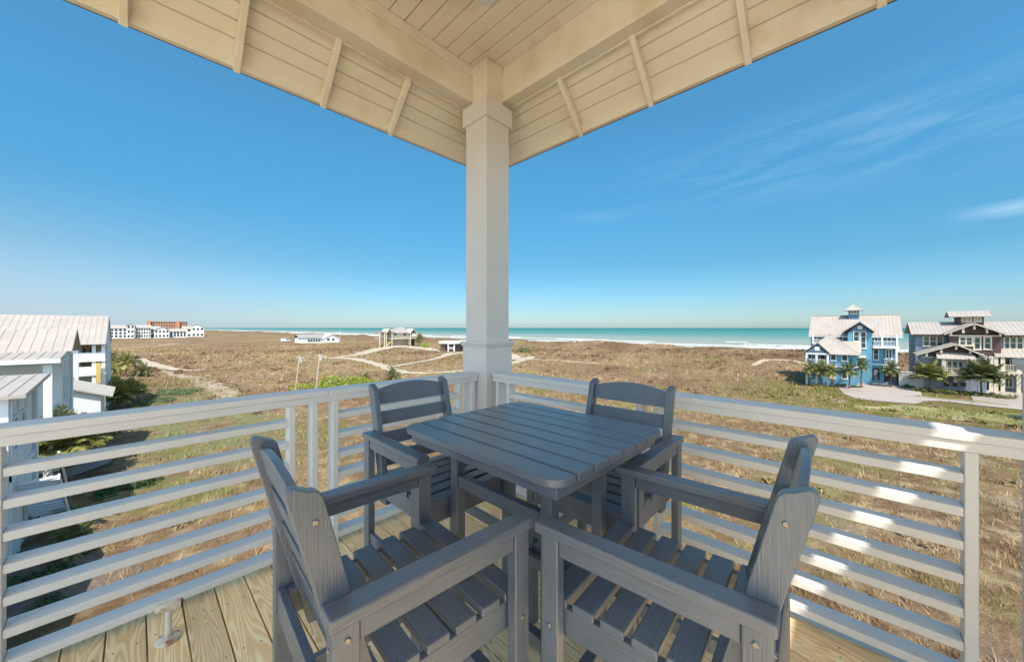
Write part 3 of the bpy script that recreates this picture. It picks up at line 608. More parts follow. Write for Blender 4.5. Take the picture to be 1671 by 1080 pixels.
# ------------------------------------------------------------------ bar-height chairs
def bolt(parent, p, n, r=.0062):
    m = MB(); p = Vector(p); n = Vector(n); m.tube([p, p+n*.002, p+n*.0035], [r, r, r*.7], 14); o = ob('bolt', m, STEEL, parent)
    m = MB(); m.tube([p+n*.0034, p+n*.0038], r*.35, 6); ob('socket', m, DARKIN, o) if False else None
    return o
def make_chair():
    t = thing('bar_chair', 'chair', 'chair')
    aT, sT = .965, .747
    for s in (-1, 1):
        fl = ob('front_leg', MB().box(.197, .252, s*.262, s*.298, 0, aT-.0305), LUM[2], t, .004)
        bolt(fl, (.225, s*.298, sT-.06), (0, s, 0)); bolt(fl, (.197, s*.28, .40), (-1, 0, 0)); bolt(fl, (.225, s*.298, .40), (0, s, 0))
        bl = ob('rear_leg', MB().box(-.292, -.237, s*.262, s*.298, 0, aT-.0305), LUM[2], t, .004)
        bolt(bl, (-.262, s*.298, aT-.060), (0, s, 0)); bolt(bl, (-.292, s*.28, aT-.075), (-1, 0, 0)); bolt(bl, (-.262, s*.298, sT-.07), (0, s, 0))
        ob('armrest', MB().box(-.299, .2715, s*.246, s*.306, aT-.030, aT), LUM[0], t, .006, seg=3)
        ob('arm_rail', MB().box(-.2365, .1965, s*.270, s*.292, aT-.078, aT-.0305), LUM[0], t, .003)
        # raked back post: a plank with a rounded top
        sl = .245; w = .064; q = []
        def pu(z): return -.299 + sl*(aT-z)
        zt = 1.212; q = [(pu(.60), .60), (pu(.60)+w, .60)]
        for a in np.linspace(0, math.pi/2, 5): q.append((pu(zt)+w-.022+.022*math.cos(a)+.005*(1-math.sin(a)), zt-.034+.022*math.sin(a)))
        for a in np.linspace(math.pi/2, math.pi, 5): q.append((pu(zt)+.016+.016*math.cos(a), zt-.016+.016*math.sin(a)))
        bp_ = ob('back_post', MB().prism([(u, s*.215, z) for u, z in q], (0, 0, 0), (0, s*.0305, 0)), LUM[2], t, .003)
        bolt(bp_, (pu(1.135)+.034, s*.2455, 1.135), (0, s, 0)); bolt(bp_, (pu(1.0)+.02, s*.215, 1.03), (0, -s, 0))
        ob('side_rail', MB().box(-.262, .252, s*.232, s*.2545, sT-.105, sT-.0255), LUM[0], t, .003)
        ob('side_stretcher', MB().box(-.2365, .1965, s*.268, s*.290, .385, .44), LUM[0], t, .003)
    ob('rear_rail', MB().box(-.285, -.2625, -.2615, .2615, sT-.105, sT-.0255), LUM[1], t, .003)
    ob('front_rail', MB().box(.2285, .2515, -.231, .231, sT-.105, sT-.0255), LUM[1], t, .003)
    ob('footrest', MB().box(.205, .245, -.2615, .2615, .372, .432), LUM[1], t, .004)
    m = MB()
    for i in range(6):
        u1 = .2595-.085*i; hw = .258
        m.box(u1-.066, u1, -hw, hw, sT-.025, sT)
    seat = ob('seat', m, LUM[1], t, .004)
    for i in range(6):
        for s in (-1, 1):
            for du in (.014, .052):
                c = Vector((.2595-.085*i-du, s*.243, sT)); m = MB(); m.tube([c, c+Vector((0, 0, .0012))], .0036, 8); ob('screw', m, DRIP, seat)
    m = MB()
    for i, (z0, z1) in enumerate(((1.098, 1.178), (.990, 1.058), (.880, .948), (.775, .843))):
        uf = lambda z: -.299+.245*(aT-z)+.012
        n = 16; vs = []
        for j in range(n+1):
            f = j/n; v = -.2147+.4294*f; arch = (.030*math.sin(math.pi*f) if i == 0 else 0)
            for z, du in ((z0, 0), (z1+arch, 0), (z1+arch, .020), (z0, .020)):
                vs.append((uf(z)+du, v, z))
        fs = [(j*4+a, j*4+(a+1) % 4, (j+1)*4+(a+1) % 4, (j+1)*4+a) for j in range(n) for a in range(4)]
        fs += [(0, 1, 2, 3), (n*4+3, n*4+2, n*4+1, n*4)]
        m.add(vs, fs)
    ob('backrest', m, LUM[1], t, .003)
    return t
ch0 = make_chair()
for i, (x, y, a, lab) in enumerate((
        (.5706, 1.0139, -.0587, 'dark grey slatted bar chair, front left, its tall back towards the left railing'),
        (1.1212, .4268, math.pi/2+.0675, 'dark grey slatted bar chair, front right, its back nearest the sunlit right railing'),
        (1.1444, 1.6268, -math.pi/2-.0157, 'dark grey bar chair behind the table, facing us before the pale poles'),
        (1.66, .948, math.pi+.0303, 'dark grey bar chair behind the table, facing us with its back to the sea'))):
    o = ch0 if i == 0 else copy_tree(ch0)
    o.location = (x, y, DZ); o.rotation_euler.z = a; o['label'] = lab; o['group'] = 'chairs around the deck table'

# ------------------------------------------------------------------ bar table
tx0, tx1, ty0, ty1 = .858, 1.668, .631, 1.542; tT = 1.069
tb = thing('bar_table', 'square dark grey slatted bar table in the middle of the deck', 'table', ((tx0+tx1)/2, (ty0+ty1)/2, DZ))
Ox, Oy = tb.location.x, tb.location.y
m = MB(); n = 8; gap = .010; wv_ = (tx1-tx0-gap*(n-1))/n; rc = .07
def rect_round(x0, x1, y0, y1, cl, cr):
    q = []
    def arc(cx_, cy_, a0): q.extend([(cx_+rc*math.cos(a0+a), cy_+rc*math.sin(a0+a)) for a in np.linspace(0, math.pi/2, 8)])
    if cr: arc(x1-rc, y1-rc, 0)
    else: q.append((x1, y1))
    if cl: arc(x0+rc, y1-rc, math.pi/2); arc(x0+rc, y0+rc, math.pi)
    else: q.extend([(x0, y1), (x0, y0)])
    if cr: arc(x1-rc, y0+rc, 1.5*math.pi)
    else: q.append((x1, y0))
    return q
for i in range(n):
    x0 = tx0+i*(wv_+gap); q = rect_round(x0-Ox, x0+wv_-Ox, ty0-Oy, ty1-Oy, i == 0, i == n-1)
    m.prism([(a, b_, tT-.028) for a, b_ in q], (0, 0, 0), (0, 0, .028))
ob('tabletop', m, LUM[1], tb, .005, seg=3)
i_ = .035; h0, h1_ = tT-.075, tT-.0285
for q in ((tx0+i_, tx0+i_+.025, ty0+i_, ty1-i_, 1), (tx1-i_-.025, tx1-i_, ty0+i_, ty1-i_, 1), (tx0+i_+.0255, tx1-i_-.0255, ty0+i_, ty0+i_+.025, 0), (tx0+i_+.0255, tx1-i_-.0255, ty1-i_-.025, ty1-i_, 0)):
    ob('apron', MB().box(q[0]-Ox, q[1]-Ox, q[2]-Oy, q[3]-Oy, h0, h1_), LUM[q[4]], tb, .003)
LX = (1.03, 1.372); LY = (.80, 1.335); g = .025
for x in LX:
    for y in LY: ob('leg', MB().box(x-g-Ox, x+g-Ox, y-g-Oy, y+g-Oy, 0, tT-.029), LUM[2], tb, .005)
    ob('stretcher', MB().box(x-.018-Ox, x+.018-Ox, LY[0]+g+.0005-Oy, LY[1]-g-.0005-Oy, .80, .856), LUM[1], tb, .004)
    ob('stretcher', MB().box(x-.018-Ox, x+.018-Ox, LY[0]+g+.0005-Oy, LY[1]-g-.0005-Oy, .345, .40), LUM[1], tb, .004)
for y in LY:
    ob('stretcher', MB().box(LX[0]+g+.0005-Ox, LX[1]-g-.0005-Ox, y-.018-Oy, y+.018-Oy, .985, .993+.045), LUM[0], tb, .004)

# ------------------------------------------------------------------ houses
def fr(px0, py0, px1, py1, X):                               # a facade rectangle facing -x, measured on the plane x = X
    pc = (px0+px1)/2; return (at(px1, py0, X=X).y, at(px0, py0, X=X).y, at(pc, py1, X=X).z, at(pc, py0, X=X).z)
def window(par, r, X, mat=HWHITE, glass=GLASS, nx=1, nz=2, fw=.09, axis='x', sgn=-1, sub=False):
    """frame proud of the wall plane (axis x or y, looking towards sgn); pane behind its bars"""
    a0, a1, z0, z1 = r; m = MB(); d = .07
    def bx(mb, a, b_, z, zz, e0, e1):
        e0, e1 = X+sgn*e0, X+sgn*e1
        if axis == 'x': mb.box(e0, e1, a, b_, z, zz)
        else: mb.box(a, b_, e0, e1, z, zz)
    bx(m, a0, a0+fw, z0, z1, 0, d); bx(m, a1-fw, a1, z0, z1, 0, d); bx(m, a0+fw, a1-fw, z1-fw, z1, 0, d); bx(m, a0+fw, a1-fw, z0, z0+fw, 0, d)
    for i in range(1, nx): c = lerp(a0, a1, i/nx); bx(m, c-fw*.5, c+fw*.5, z0+fw, z1-fw, 0, d*.9)
    for i in range(1, nz): c = lerp(z0, z1, i/nz); bx(m, a0+fw, a1-fw, c-fw*.25, c+fw*.25, 0, d*.85)
    bx(m, a0-.05, a1+.05, z0-.08, z0-.002, 0, d*1.5)
    f = ob('window', m, mat, par, world=True)
    p = MB(); bx(p, a0+fw*.8, a1-fw*.8, z0+fw*.8, z1-fw*.8, .004, .03); ob('pane', p, glass, f)
    return f
def hb(par, name, m, mat, **kw): return ob(name, m, mat, par, world=True, **kw)
def battens(m, X, a0, a1, z0, z1, step=.45, axis='x', sgn=-1, d=.025):
    n_ = max(1, int((a1-a0)/step))
    for i in range(n_+1):
        a = lerp(a0, a1, i/n_)
        if axis == 'x': m.box(X, X+sgn*d, a-.025, a+.025, z0, z1)
        else: m.box(a-.025, a+.025, X, X+sgn*d, z0, z1)
def railing(par, X, a0, a1, z0, z1, mat=HWHITE, axis='x', step=.14):
    m = MB()
    def bx(a, b_, z, zz, w):
        if axis == 'x': m.box(X-w, X+w, a, b_, z, zz)
        else: m.box(a, b_, X-w, X+w, z, zz)
    bx(a0, a1, z1-.08, z1, .05); bx(a0, a1, z0, z0+.08, .04); n_ = max(2, int((a1-a0)/step))
    for i in range(1, n_): a = lerp(a0, a1, i/n_); bx(a-.02, a+.02, z0+.08, z1-.08, .02)
    return hb(par, 'balcony_railing', m, mat)
def gable_front(m, X, ya, yb, yc, ze, zc, d):                 # triangular wall, thickness d towards +x
    m.prism([(X, ya, ze), (X, yb, ze), (X, yc, zc)], (0, 0, 0), (d, 0, 0))

# --- blue house
XM = 81.0; XT = 79.6; XW = 75.6
def P6(u, v): return (1290+u/6.355, 480+v/6.355)              # measured on the enlarged facade
def F6(u0, v0, u1, v1, X): a = P6(u0, v0); b_ = P6(u1, v1); return fr(a[0], a[1], b_[0], b_[1], X)
bh = thing('blue_house', 'three storey blue house with pale metal roofs and a small roof lantern', 'house', (XM, 0, 0))
y0, y1, ze, _ = F6(195, 215, 1120, 412, XM)                   # y0 right end, y1 left end
ye0, ye1 = F6(190, 0, 1165, 10, XM)[:2]; XRG = XM+5.2
zr = at(*P6(700, 220), X=XRG).z
m = MB(); m.box(XM, XM+10.4, y0+.2, y1-.2, -1, ze); m.box(XM+.0, XM+10.4, y0+.25, y0+.3, ze, ze+.1)
m.prism([(XM, 0, ze), (XM+10.4, 0, ze), (XRG, 0, zr-.1)], (0, y0+.25, 0), (0, y1-y0-.5, 0)); hb(bh, 'wall', m, HBLUE)
m = MB(); m.slope((XM-.6, ye0, ze-.28), (XM-.6, ye1, ze-.28), (XRG, ye1, zr), (XRG, ye0, zr)); m.slope((XM+11, ye0, ze-.28), (XM+11, ye1, ze-.28), (XRG, ye1, zr), (XRG, ye0, zr)); m.box(XRG-.12, XRG+.12, ye0, ye1, zr-.02, zr+.06)
hb(bh, 'roof', m, ROOFW)
m = MB(); m.box(XM-.62, XM-.56, ye0, ye1, ze-.52, ze-.36); hb(bh, 'eave_trim', m, HWHITE)
# cross-gabled tower
ty0_, ty1_ = F6(592, 0, 846, 10, XT)[:2]; tz_e = at(*P6(700, 398), X=XT).z; tz_a = at(*P6(718, 290), X=XT).z; tyc = at(*P6(718, 290), X=XT).y
m = MB(); m.box(XT, XM+.0, ty0_, ty1_, -1, tz_e); battens(m, XT, ty0_+.1, ty1_-.1, 0, tz_e, .5); hb(bh, 'tower_wall', m, HBLUE)
m = MB(); m.prism([(XT+.003, ty0_, tz_e+.002), (XT+.003, ty1_, tz_e+.002), (XT+.003, tyc, tz_a-.15)], (0, 0, 0), (1.2, 0, 0)); hb(bh, 'gable_wall', m, HBLUE2)
gy0, gy1 = at(*P6(875, 388), X=XT-.5).y, at(*P6(545, 408), X=XT-.5).y; gz = at(*P6(875, 388), X=XT-.5).z
m = MB(); A_ = (XT-.5, tyc, tz_a+.1); B_ = (XRG-1.0, tyc, tz_a+.1)
m.slope((XT-.5, gy0, gz), (XRG-1, gy0, gz), B_, A_); m.slope((XT-.5, gy1, gz), (XRG-1, gy1, gz), B_, A_); hb(bh, 'tower_roof', m, ROOFW)
m = MB()
for g_ in (gy0, gy1): m.beam((XT-.52, g_, gz-.12), (XT-.52, tyc, tz_a-.02), .06, .22, (1, 0, 0))
hb(bh, 'gable_trim', m, HBLUE2)
for r_ in ((650, 385, 715, 490), (724, 385, 786, 562)): window(bh, F6(*r_, XT), XT, nz=2 if r_[3] < 500 else 3)
m = MB(); a = F6(695, 328, 745, 362, XT); m.box(XT-.06, XT-.002, *a); hb(bh, 'gable_vent', m, HWHITE)
# lantern
XL = XRG-1.2; a = F6(600, 165, 710, 265, XL); w = a[1]-a[0]
m = MB(); m.box(XL, XL+w, a[0], a[1], a[2]-.6, a[3]); hb(bh, 'lantern_wall', m, HBLUE2)
window(bh, F6(622, 170, 690, 205, XL), XL, nx=2, nz=1, fw=.06, glass=GLASSG)
yc_ = (a[0]+a[1])/2; zt = at(*P6(660, 105), X=XL+w/2).z; e = .55; m = MB(); ap_ = (XL+w/2, yc_, zt)
cs = [(XL-e, a[0]-e, a[3]-.05), (XL-e, a[1]+e, a[3]-.05), (XL+w+e, a[1]+e, a[3]-.05), (XL+w+e, a[0]-e, a[3]-.05)]
for i in range(4): m.slope(cs[i], cs[(i+1) % 4], ap_, ap_, .05, .5)
hb(bh, 'lantern_roof', m, ROOFW)
# balconies right of the tower: flat panel coloured darker as recess shade, doors, posts, floor slab
def bay(u0, v0, u1, v1, rail_v, posts, par, X=XM, PF=P6, FF=F6, trim=HWHITE, recess=HBLUE2):
    r_ = FF(u0, v0, u1, v1, X); m = MB(); m.box(X-.02, X-.004, *r_); hb(par, 'balcony_shade_panel', m, recess)
    m = MB(); zf = r_[2]; m.box(X-1.5, X-.021, r_[0]-.1, r_[1], zf-.28, zf); hb(par, 'balcony_floor', m, trim)
    zz = at(*PF((u0+u1)/2, rail_v), X=X).z; railing(par, X-1.4, r_[0], r_[1], zf+.1, zf+.1+(zz-zf), trim)
    for u in posts:
        y = at(*PF(u, v1), X=X-1.4).y; m = MB(); m.box(X-1.5, X-1.28, y-.11, y+.11, zf, r_[3]); hb(par, 'balcony_post', m, trim)
bay(850, 420, 1115, 540, 490, (950, 1105), bh)
bay(960, 560, 1110, 738, 672, (1100,), bh)
for r_ in ((868, 425, 910, 490), (1000, 425, 1048, 490)): window(bh, F6(*r_, XM), XM-.02, nz=1)
window(bh, F6(985, 575, 1055, 665, XM), XM-.02, nx=2, nz=2)
window(bh, F6(858, 565, 917, 682, XM), XM, nz=2)
for r_ in ((240, 415, 280, 470), (505, 425, 545, 475), (330, 420, 370, 460)): window(bh, F6(*r_, XM), XM, nz=1)
a = F6(192, 470, 240, 500, XM); bay(230, 415, 330, 500, 470, (232,), bh)
m = MB(); a = F6(838, 722, 1115, 740, XM); m.box(XM-.12, XM-.003, *a); hb(bh, 'band_trim', m, HWHITE)
a = F6(845, 760, 925, 862, XM); m = MB(); m.box(XM-.03, XM-.004, a[0], a[1], a[2]-.4, a[3]-.5)
q = [(XM-.03, lerp(a[0], a[1], .5)+(a[1]-a[0])/2*math.cos(t_), a[3]-.5+.5*math.sin(t_)) for t_ in np.linspace(0, math.pi, 14)]; m.prism(q, (0, 0, .001), (.026, 0, 0)); d_ = hb(bh, 'door', m, DARKIN)
m = MB(); m.box(XM-.05, XM-.031, lerp(a[0], a[1], .3), lerp(a[0], a[1], .7), a[2]-.4, a[3]-.3); ob('door_leaf', m, HSLATE, d_)
a = F6(970, 775, 1065, 875, XM); m = MB(); m.box(XM-.03, XM-.004, a[0], a[1], a[2]-.5, a[3]); hb(bh, 'garage_opening', m, DARKIN)
# front wing
wy0, wy1 = F6(172, 0, 692, 10, XW)[:2]; wze = at(*P6(600, 625), X=XW).z; wzf = at(*P6(450, 745), X=XW).z; wsp = at(*P6(400, 600), X=XW).y
m = MB(); m.box(XW, XM-.001, wy0, wy1, -1, wzf); m.box(XW+.0, XM-.001, wy0, wsp, wzf, wze); m.box(XW+1.5, XM-.001, wsp, wy1, wzf, wze)
battens(m, XW, wy0+.1, wsp, wzf+.3, wze-.1, .6); battens(m, XW, wy0+.1, wy1-.1, .0, wzf-.3, .6); hb(bh, 'wing_wall', m, HBLUE)
m = MB(); m.box(XW-.16, XW-.003, wy0-.15, wy1+.15, wzf-.16, wzf+.08); hb(bh, 'wing_band', m, HWHITE)
# hipped wing roof with a small front gable over the porch
pk = at(*P6(405, 415), X=XW+3.2); we0, we1 = wy0-.45, wy1+.5; zz = wze-.05; m = MB()
m.slope((XW-.5, we0, zz), (XW-.5, we1, zz), (XW+3.2, pk.y, pk.z), (XW+3.2, pk.y, pk.z)); m.slope((XW-.5, we0, zz), (XM, we0, zz), (XM, pk.y, pk.z), (XW+3.2, pk.y, pk.z)); m.slope((XW-.5, we1, zz), (XM, we1, zz), (XM, pk.y, pk.z), (XW+3.2, pk.y, pk.z)); hb(bh, 'wing_roof', m, ROOFW)
XP = XW-1.0; pe0, pe1 = at(*P6(408, 607), X=XP).y, at(*P6(130, 605), X=XP).y; pap = at(*P6(280, 502), X=XP); pz = at(*P6(280, 607), X=XP).z
m = MB(); m.slope((XP, pe0, pz), (XW+3, pe0, pz), (XW+3, pap.y, pap.z), (XP, pap.y, pap.z)); m.slope((XP, pe1, pz), (XW+3, pe1, pz), (XW+3, pap.y, pap.z), (XP, pap.y, pap.z)); hb(bh, 'porch_roof', m, ROOFW)
m = MB(); m.prism([(XP+.2, pe0+.35, pz-.05), (XP+.2, pe1-.35, pz-.05), (XP+.2, pap.y, pap.z-.3)], (0, 0, 0), (.2, 0, 0)); hb(bh, 'porch_gable', m, HBLUE2)
m = MB(); a = F6(250, 545, 300, 585, XP+.2); m.box(XP+.12, XP+.198, *a); hb(bh, 'gable_vent', m, HWHITE)
m = MB(); m.box(XP+.15, XP+.42, pe0+.3, pe1-.3, pz-.3, pz-.06); hb(bh, 'porch_beam', m, HWHITE)
m = MB(); m.box(XP+.1, XW-.003, pe0+.25, pe1-.25, wzf-.2, wzf+.05); hb(bh, 'porch_floor', m, HWHITE)
for u in (168, 270, 386):
    y = at(*P6(u, 700), X=XP+.3).y; m = MB(); m.box(XP+.18, XP+.4, y-.13, y+.13, wzf, pz-.3); hb(bh, 'porch_post', m, HWHITE)
    m = MB(); m.box(XP+.18, XP+.4, y-.12, y+.12, -.6, wzf-.2); hb(bh, 'pile', m, HWHITE)
railing(bh, XP+.3, pe0+.5, pe1-.5, wzf+.12, wzf+1.0)
window(bh, F6(305, 615, 360, 700, XW+1.5), XW+1.5, nz=1); window(bh, F6(185, 612, 220, 675, XW+1.5), XW+1.5, nz=1)
for r_ in ((414, 620, 476, 688), (528, 625, 594, 692), (526, 808, 592, 878), (405, 808, 466, 870)): window(bh, F6(*r_, XW), XW, nz=1)
# connecting roof and entry canopy between wing and tower
q0, q1 = at(*P6(735, 612), X=XW+1.6).y, at(*P6(530, 612), X=XW+1.6).y; z0_ = at(*P6(700, 612), X=XW+1.6).z; z1_ = at(*P6(700, 490), X=XT-.05).z
m = MB(); m.slope((XW+1.6, q0, z0_), (XW+1.6, q1, z0_), (XT-.01, q1, z1_), (XT-.01, q0, z1_)); hb(bh, 'link_roof', m, ROOFW)
a = F6(692, 640, 788, 662, XT-1.2); m = MB(); m.box(XT-1.2, XT-.003, a[0], a[1], a[2], a[3]-.05); hb(bh, 'entry_canopy', m, HWHITE)
a = F6(700, 665, 755, 720, XT); window(bh, a, XT, nx=2, nz=2, glass=GLASS)

# --- brown house
def P7(u, v): return (1470+u/6.353, 490+v/6.353)
def F7(u0, v0, u1, v1, X): a = P7(u0, v0); b_ = P7(u1, v1); return fr(a[0], a[1], b_[0], b_[1], X)
XB = 85.0; XG = 83.6; XF = 80.0
nh = thing('brown_house', 'dark brown and slate blue house with wide low gables and cream brackets', 'house', (XB, -12, 0))
b0 = at(1760, 560, X=XB).y; b1 = at(*P7(150, 400), X=XB).y; bze = at(*P7(300, 345), X=XB).z; XR2 = XB+5; bzr = at(*P7(300, 226), X=XR2).z
m = MB(); m.box(XB, XB+10, b0, b1, -1, bze); m.prism([(XB, 0, bze), (XB+10, 0, bze), (XR2, 0, bzr-.1)], (0, b0, 0), (0, b1-b0, 0)); hb(nh, 'wall', m, HSLATE)
re1 = at(*P7(105, 335), X=XB-.8).y; m = MB()
m.slope((XB-.8, b0-.8, bze-.1), (XB-.8, re1, bze-.1), (XR2, re1, bzr), (XR2, b0-.8, bzr)); m.slope((XB+10.8, b0-.8, bze-.1), (XB+10.8, re1, bze-.1), (XR2, re1, bzr), (XR2, b0-.8, bzr)); hb(nh, 'roof', m, ROOFW)
m = MB(); n_ = 26
for i in range(n_): y = lerp(b0, re1-.2, i/(n_-1)); m.box(XB-.75, XB-.004, y-.05, y+.05, bze-.38, bze-.2)
hb(nh, 'rafter_tails', m, HBROWN)
window(nh, F7(225, 368, 445, 478, XB), XB, HCREAM, GLASSG, nx=3, nz=2, fw=.16)
window(nh, F7(1062, 372, 1340, 512, XB), XB, HCREAM, GLASSG, nx=4, nz=2, fw=.16)
# big gable bay
g0, g1 = at(*P7(1040, 400), X=XG).y, at(*P7(500, 400), X=XG).y; gze = at(*P7(760, 362), X=XG).z
m = MB(); m.box(XG, XB-.001, g0, g1, -1, gze); hb(nh, 'bay_wall', m, HBROWN)
ga, gb = at(*P7(1115, 352), X=XG-.8), at(*P7(448, 345), X=XG-.8); gp = at(*P7(760, 235), X=XG-.8); ez = (ga.z+gb.z)/2
m = MB(); m.prism([(XG+.01, ga.y+.7, ez+.05), (XG+.01, gb.y-.7, ez+.05), (XG+.01, gp.y, gp.z-.25)], (0, 0, 0), (1, 0, 0)); hb(nh, 'gable_wall', m, HBROWN)
m = MB(); m.slope((XG-.8, ga.y, ez), (XR2, ga.y, ez), (XR2, gp.y, gp.z), (XG-.8, gp.y, gp.z)); m.slope((XG-.8, gb.y, ez), (XR2, gb.y, ez), (XR2, gp.y, gp.z), (XG-.8, gp.y, gp.z)); hb(nh, 'bay_roof', m, ROOFW)
def barge(par, X, a, p, b_, zz):
    m = MB()
    m.beam((X, a, zz-.14), (X, p.y, p.z-.14), .08, .26, (1, 0, 0)); m.beam((X, b_, zz-.14), (X, p.y, p.z-.14), .08, .26, (1, 0, 0)); hb(par, 'bargeboard', m, HCREAM)
barge(nh, XG-.84, ga.y, gp, gb.y, ez)
def bracket(par, u, v0, v1, X):
    a = F7(u-12, v0, u+12, v1, X); m = MB(); m.box(X, X+.12, *a); m.box(X+.12, XG if X > XF else XF, a[0], a[1], a[3]-.25, a[3]-.02); hb(par, 'bracket', m, HCREAM)
for u, v0, v1 in ((521, 322, 360), (648, 285, 340), (764, 245, 300), (895, 290, 340), (1034, 325, 368)): bracket(nh, u, v0, v1, XG-.78)
m = MB(); a = F7(495, 360, 1045, 374, XG); m.box(XG-.1, XG-.003, *a); hb(nh, 'band_trim', m, HCREAM)
window(nh, F7(600, 376, 750, 470, XG), XG, HCREAM, GLASSG, nx=2, nz=2, fw=.15)
window(nh, F7(750, 376, 835, 512, XG), XG, HCREAM, GLASSG, nx=1, nz=2, fw=.15)
window(nh, F7(855, 376, 945, 510, XG), XG, HCREAM, GLASSG, nx=1, nz=2, fw=.15)
# front lower gable
f0, f1 = at(*P7(890, 650), X=XF).y, at(*P7(205, 650), X=XF).y; fze = at(*P7(500, 585), X=XF).z
m = MB(); m.box(XF, XG-.001, f0, f1, -1, fze); battens(m, XF, f0+.1, f1-.1, 0, fze-.1, .6); hb(nh, 'front_wall', m, HSLATE)
fa, fb_ = at(*P7(905, 592), X=XF-.8), at(*P7(158, 545), X=XF-.8); fp = at(*P7(575, 448), X=XF-.8); fz = (fa.z+fb_.z)/2-.05
m = MB(); m.prism([(XF+.01, fa.y+.8, fz+.05), (XF+.01, fb_.y-.8, fz+.05), (XF+.01, fp.y, fp.z-.25)], (0, 0, 0), (.8, 0, 0)); hb(nh, 'front_gable_wall', m, HBROWN)
m = MB(); m.slope((XF-.8, fa.y, fz), (XG, fa.y, fz), (XG, fp.y, fp.z), (XF-.8, fp.y, fp.z)); m.slope((XF-.8, fb_.y, fz), (XG, fb_.y, fz), (XG, fp.y, fp.z), (XF-.8, fp.y, fp.z)); hb(nh, 'front_roof', m, ROOFW)
barge(nh, XF-.84, fa.y, fp, fb_.y, fz)
for u, v0, v1 in ((268, 535, 578), (420, 500, 545), (575, 458, 510), (722, 505, 552), (850, 555, 590)): bracket(nh, u, v0, v1, XF-.78)
m = MB(); a = F7(208, 582, 440, 596, XF); m.box(XF-.08, XF-.003, *a); a = F7(720, 596, 890, 610, XF); m.box(XF-.08, XF-.003, *a); hb(nh, 'band_trim', m, HCREAM)
# projecting window bay with awning and balcony
a = F7(432, 612, 716, 765, XF-1.2); m = MB(); m.box(XF-.9, XF-.003, a[0], a[1], a[2], a[3]); hb(nh, 'window_bay', m, HCREAM)
window(nh, F7(470, 625, 655, 745, XF-.9), XF-.9, HCREAM, GLASSG, nx=3, nz=2, fw=.16)
b2 = F7(380, 555, 782, 610, XF-1.6); m = MB(); m.slope((XF-1.6, b2[0], b2[2]), (XF-1.6, b2[1], b2[2]), (XF-.01, b2[1], b2[3]+.1), (XF-.01, b2[0], b2[3]+.1)); hb(nh, 'awning', m, ROOFW)
for u in (445, 705):
    y = at(*P7(u, 700), X=XF-1.3).y; m = MB(); m.box(XF-1.45, XF-1.15, y-.2, y+.2, a[2], b2[2]+.15); hb(nh, 'bay_post', m, HCREAM)
railing(nh, XF-1.3, a[0]+.3, a[1]-.3, a[2]+.1, a[2]+.85, HCREAM)
m = MB(); m.box(XF-1.6, XF-.003, a[0]-.2, a[1]+.2, a[2]-.25, a[2]); hb(nh, 'balcony_floor', m, HCREAM)
m = MB(); y = at(*P7(565, 800), X=XF-1).y; m.box(XF-1.0, XF-.004, y-.14, y+.14, a[2]-1.2, a[2]-.26); hb(nh, 'bracket', m, HCREAM)
for u0 in (440, 528, 612): window(nh, F7(u0, 845, u0+66, 898, XF), XF, HSLATE, DARKIN, nz=1, fw=.05)
# right-hand porch: white roof, posts, balcony, pergola
XQ = XB-2.4; a = F7(985, 535, 1340, 592, XQ); m = MB(); m.slope((XQ, b0, a[2]), (XQ, a[1], a[2]), (XB-.003, a[1], a[3]+.3), (XB-.003, b0, a[3]+.3)); hb(nh, 'side_roof', m, ROOFW)
for u in (935, 985, 1055, 1220, 1345):
    y = at(*P7(u, 700), X=XQ+.3).y; m = MB(); m.box(XQ+.15, XQ+.45, y-.18, y+.18, -1, a[2]+.05); hb(nh, 'porch_post', m, HCREAM)
zf = at(*P7(1150, 742), X=XQ).z; m = MB(); m.box(XQ, XB-.003, b0, at(*P7(895, 740), X=XQ).y, zf-.25, zf); hb(nh, 'porch_floor', m, HCREAM)
railing(nh, XQ+.3, b0, at(*P7(1000, 740), X=XQ).y, zf+.1, zf+.95, HCREAM)
window(nh, F7(1068, 610, 1200, 740, XB), XB, HCREAM, GLASS, nx=2, nz=1, fw=.12); window(nh, F7(1240, 610, 1360, 740, XB), XB, HCREAM, GLASS, nx=2, nz=1, fw=.12)
m = MB(); z_ = at(*P7(1150, 775), X=XQ).z
for i in range(18): y = lerp(b0, at(*P7(1015, 770), X=XQ).y, i/17); m.box(XQ-.6, XQ-.003, y-.06, y+.06, z_, z_+.16)
hb(nh, 'pergola', m, HCREAM)
window(nh, F7(1075, 795, 1165, 900, XB), XB, HCREAM, GLASS, nx=2, nz=2, fw=.12)
# roof monitor
XC = XR2-1.5; a = F7(590, 165, 862, 245, XC); m = MB(); m.box(XC, XC+3, a[0], a[1], a[2]-.8, a[3]); hb(nh, 'monitor_wall', m, HBROWN)
window(nh, F7(625, 175, 740, 222, XC), XC, HCREAM, GLASSG, nx=2, nz=1, fw=.12); window(nh, F7(755, 175, 838, 222, XC), XC, HCREAM, GLASSG, nx=2, nz=1, fw=.12)
b2 = F7(502, 110, 955, 168, XC-.8); m = MB(); zc = b2[3]+.05
m.slope((XC-.8, b2[0], b2[2]), (XC-.8, b2[1], b2[2]), (XC+1.5, b2[1], zc), (XC+1.5, b2[0], zc)); m.slope((XC+3.8, b2[0], b2[2]), (XC+3.8, b2[1], b2[2]), (XC+1.5, b2[1], zc), (XC+1.5, b2[0], zc)); hb(nh, 'monitor_roof', m, ROOFW)
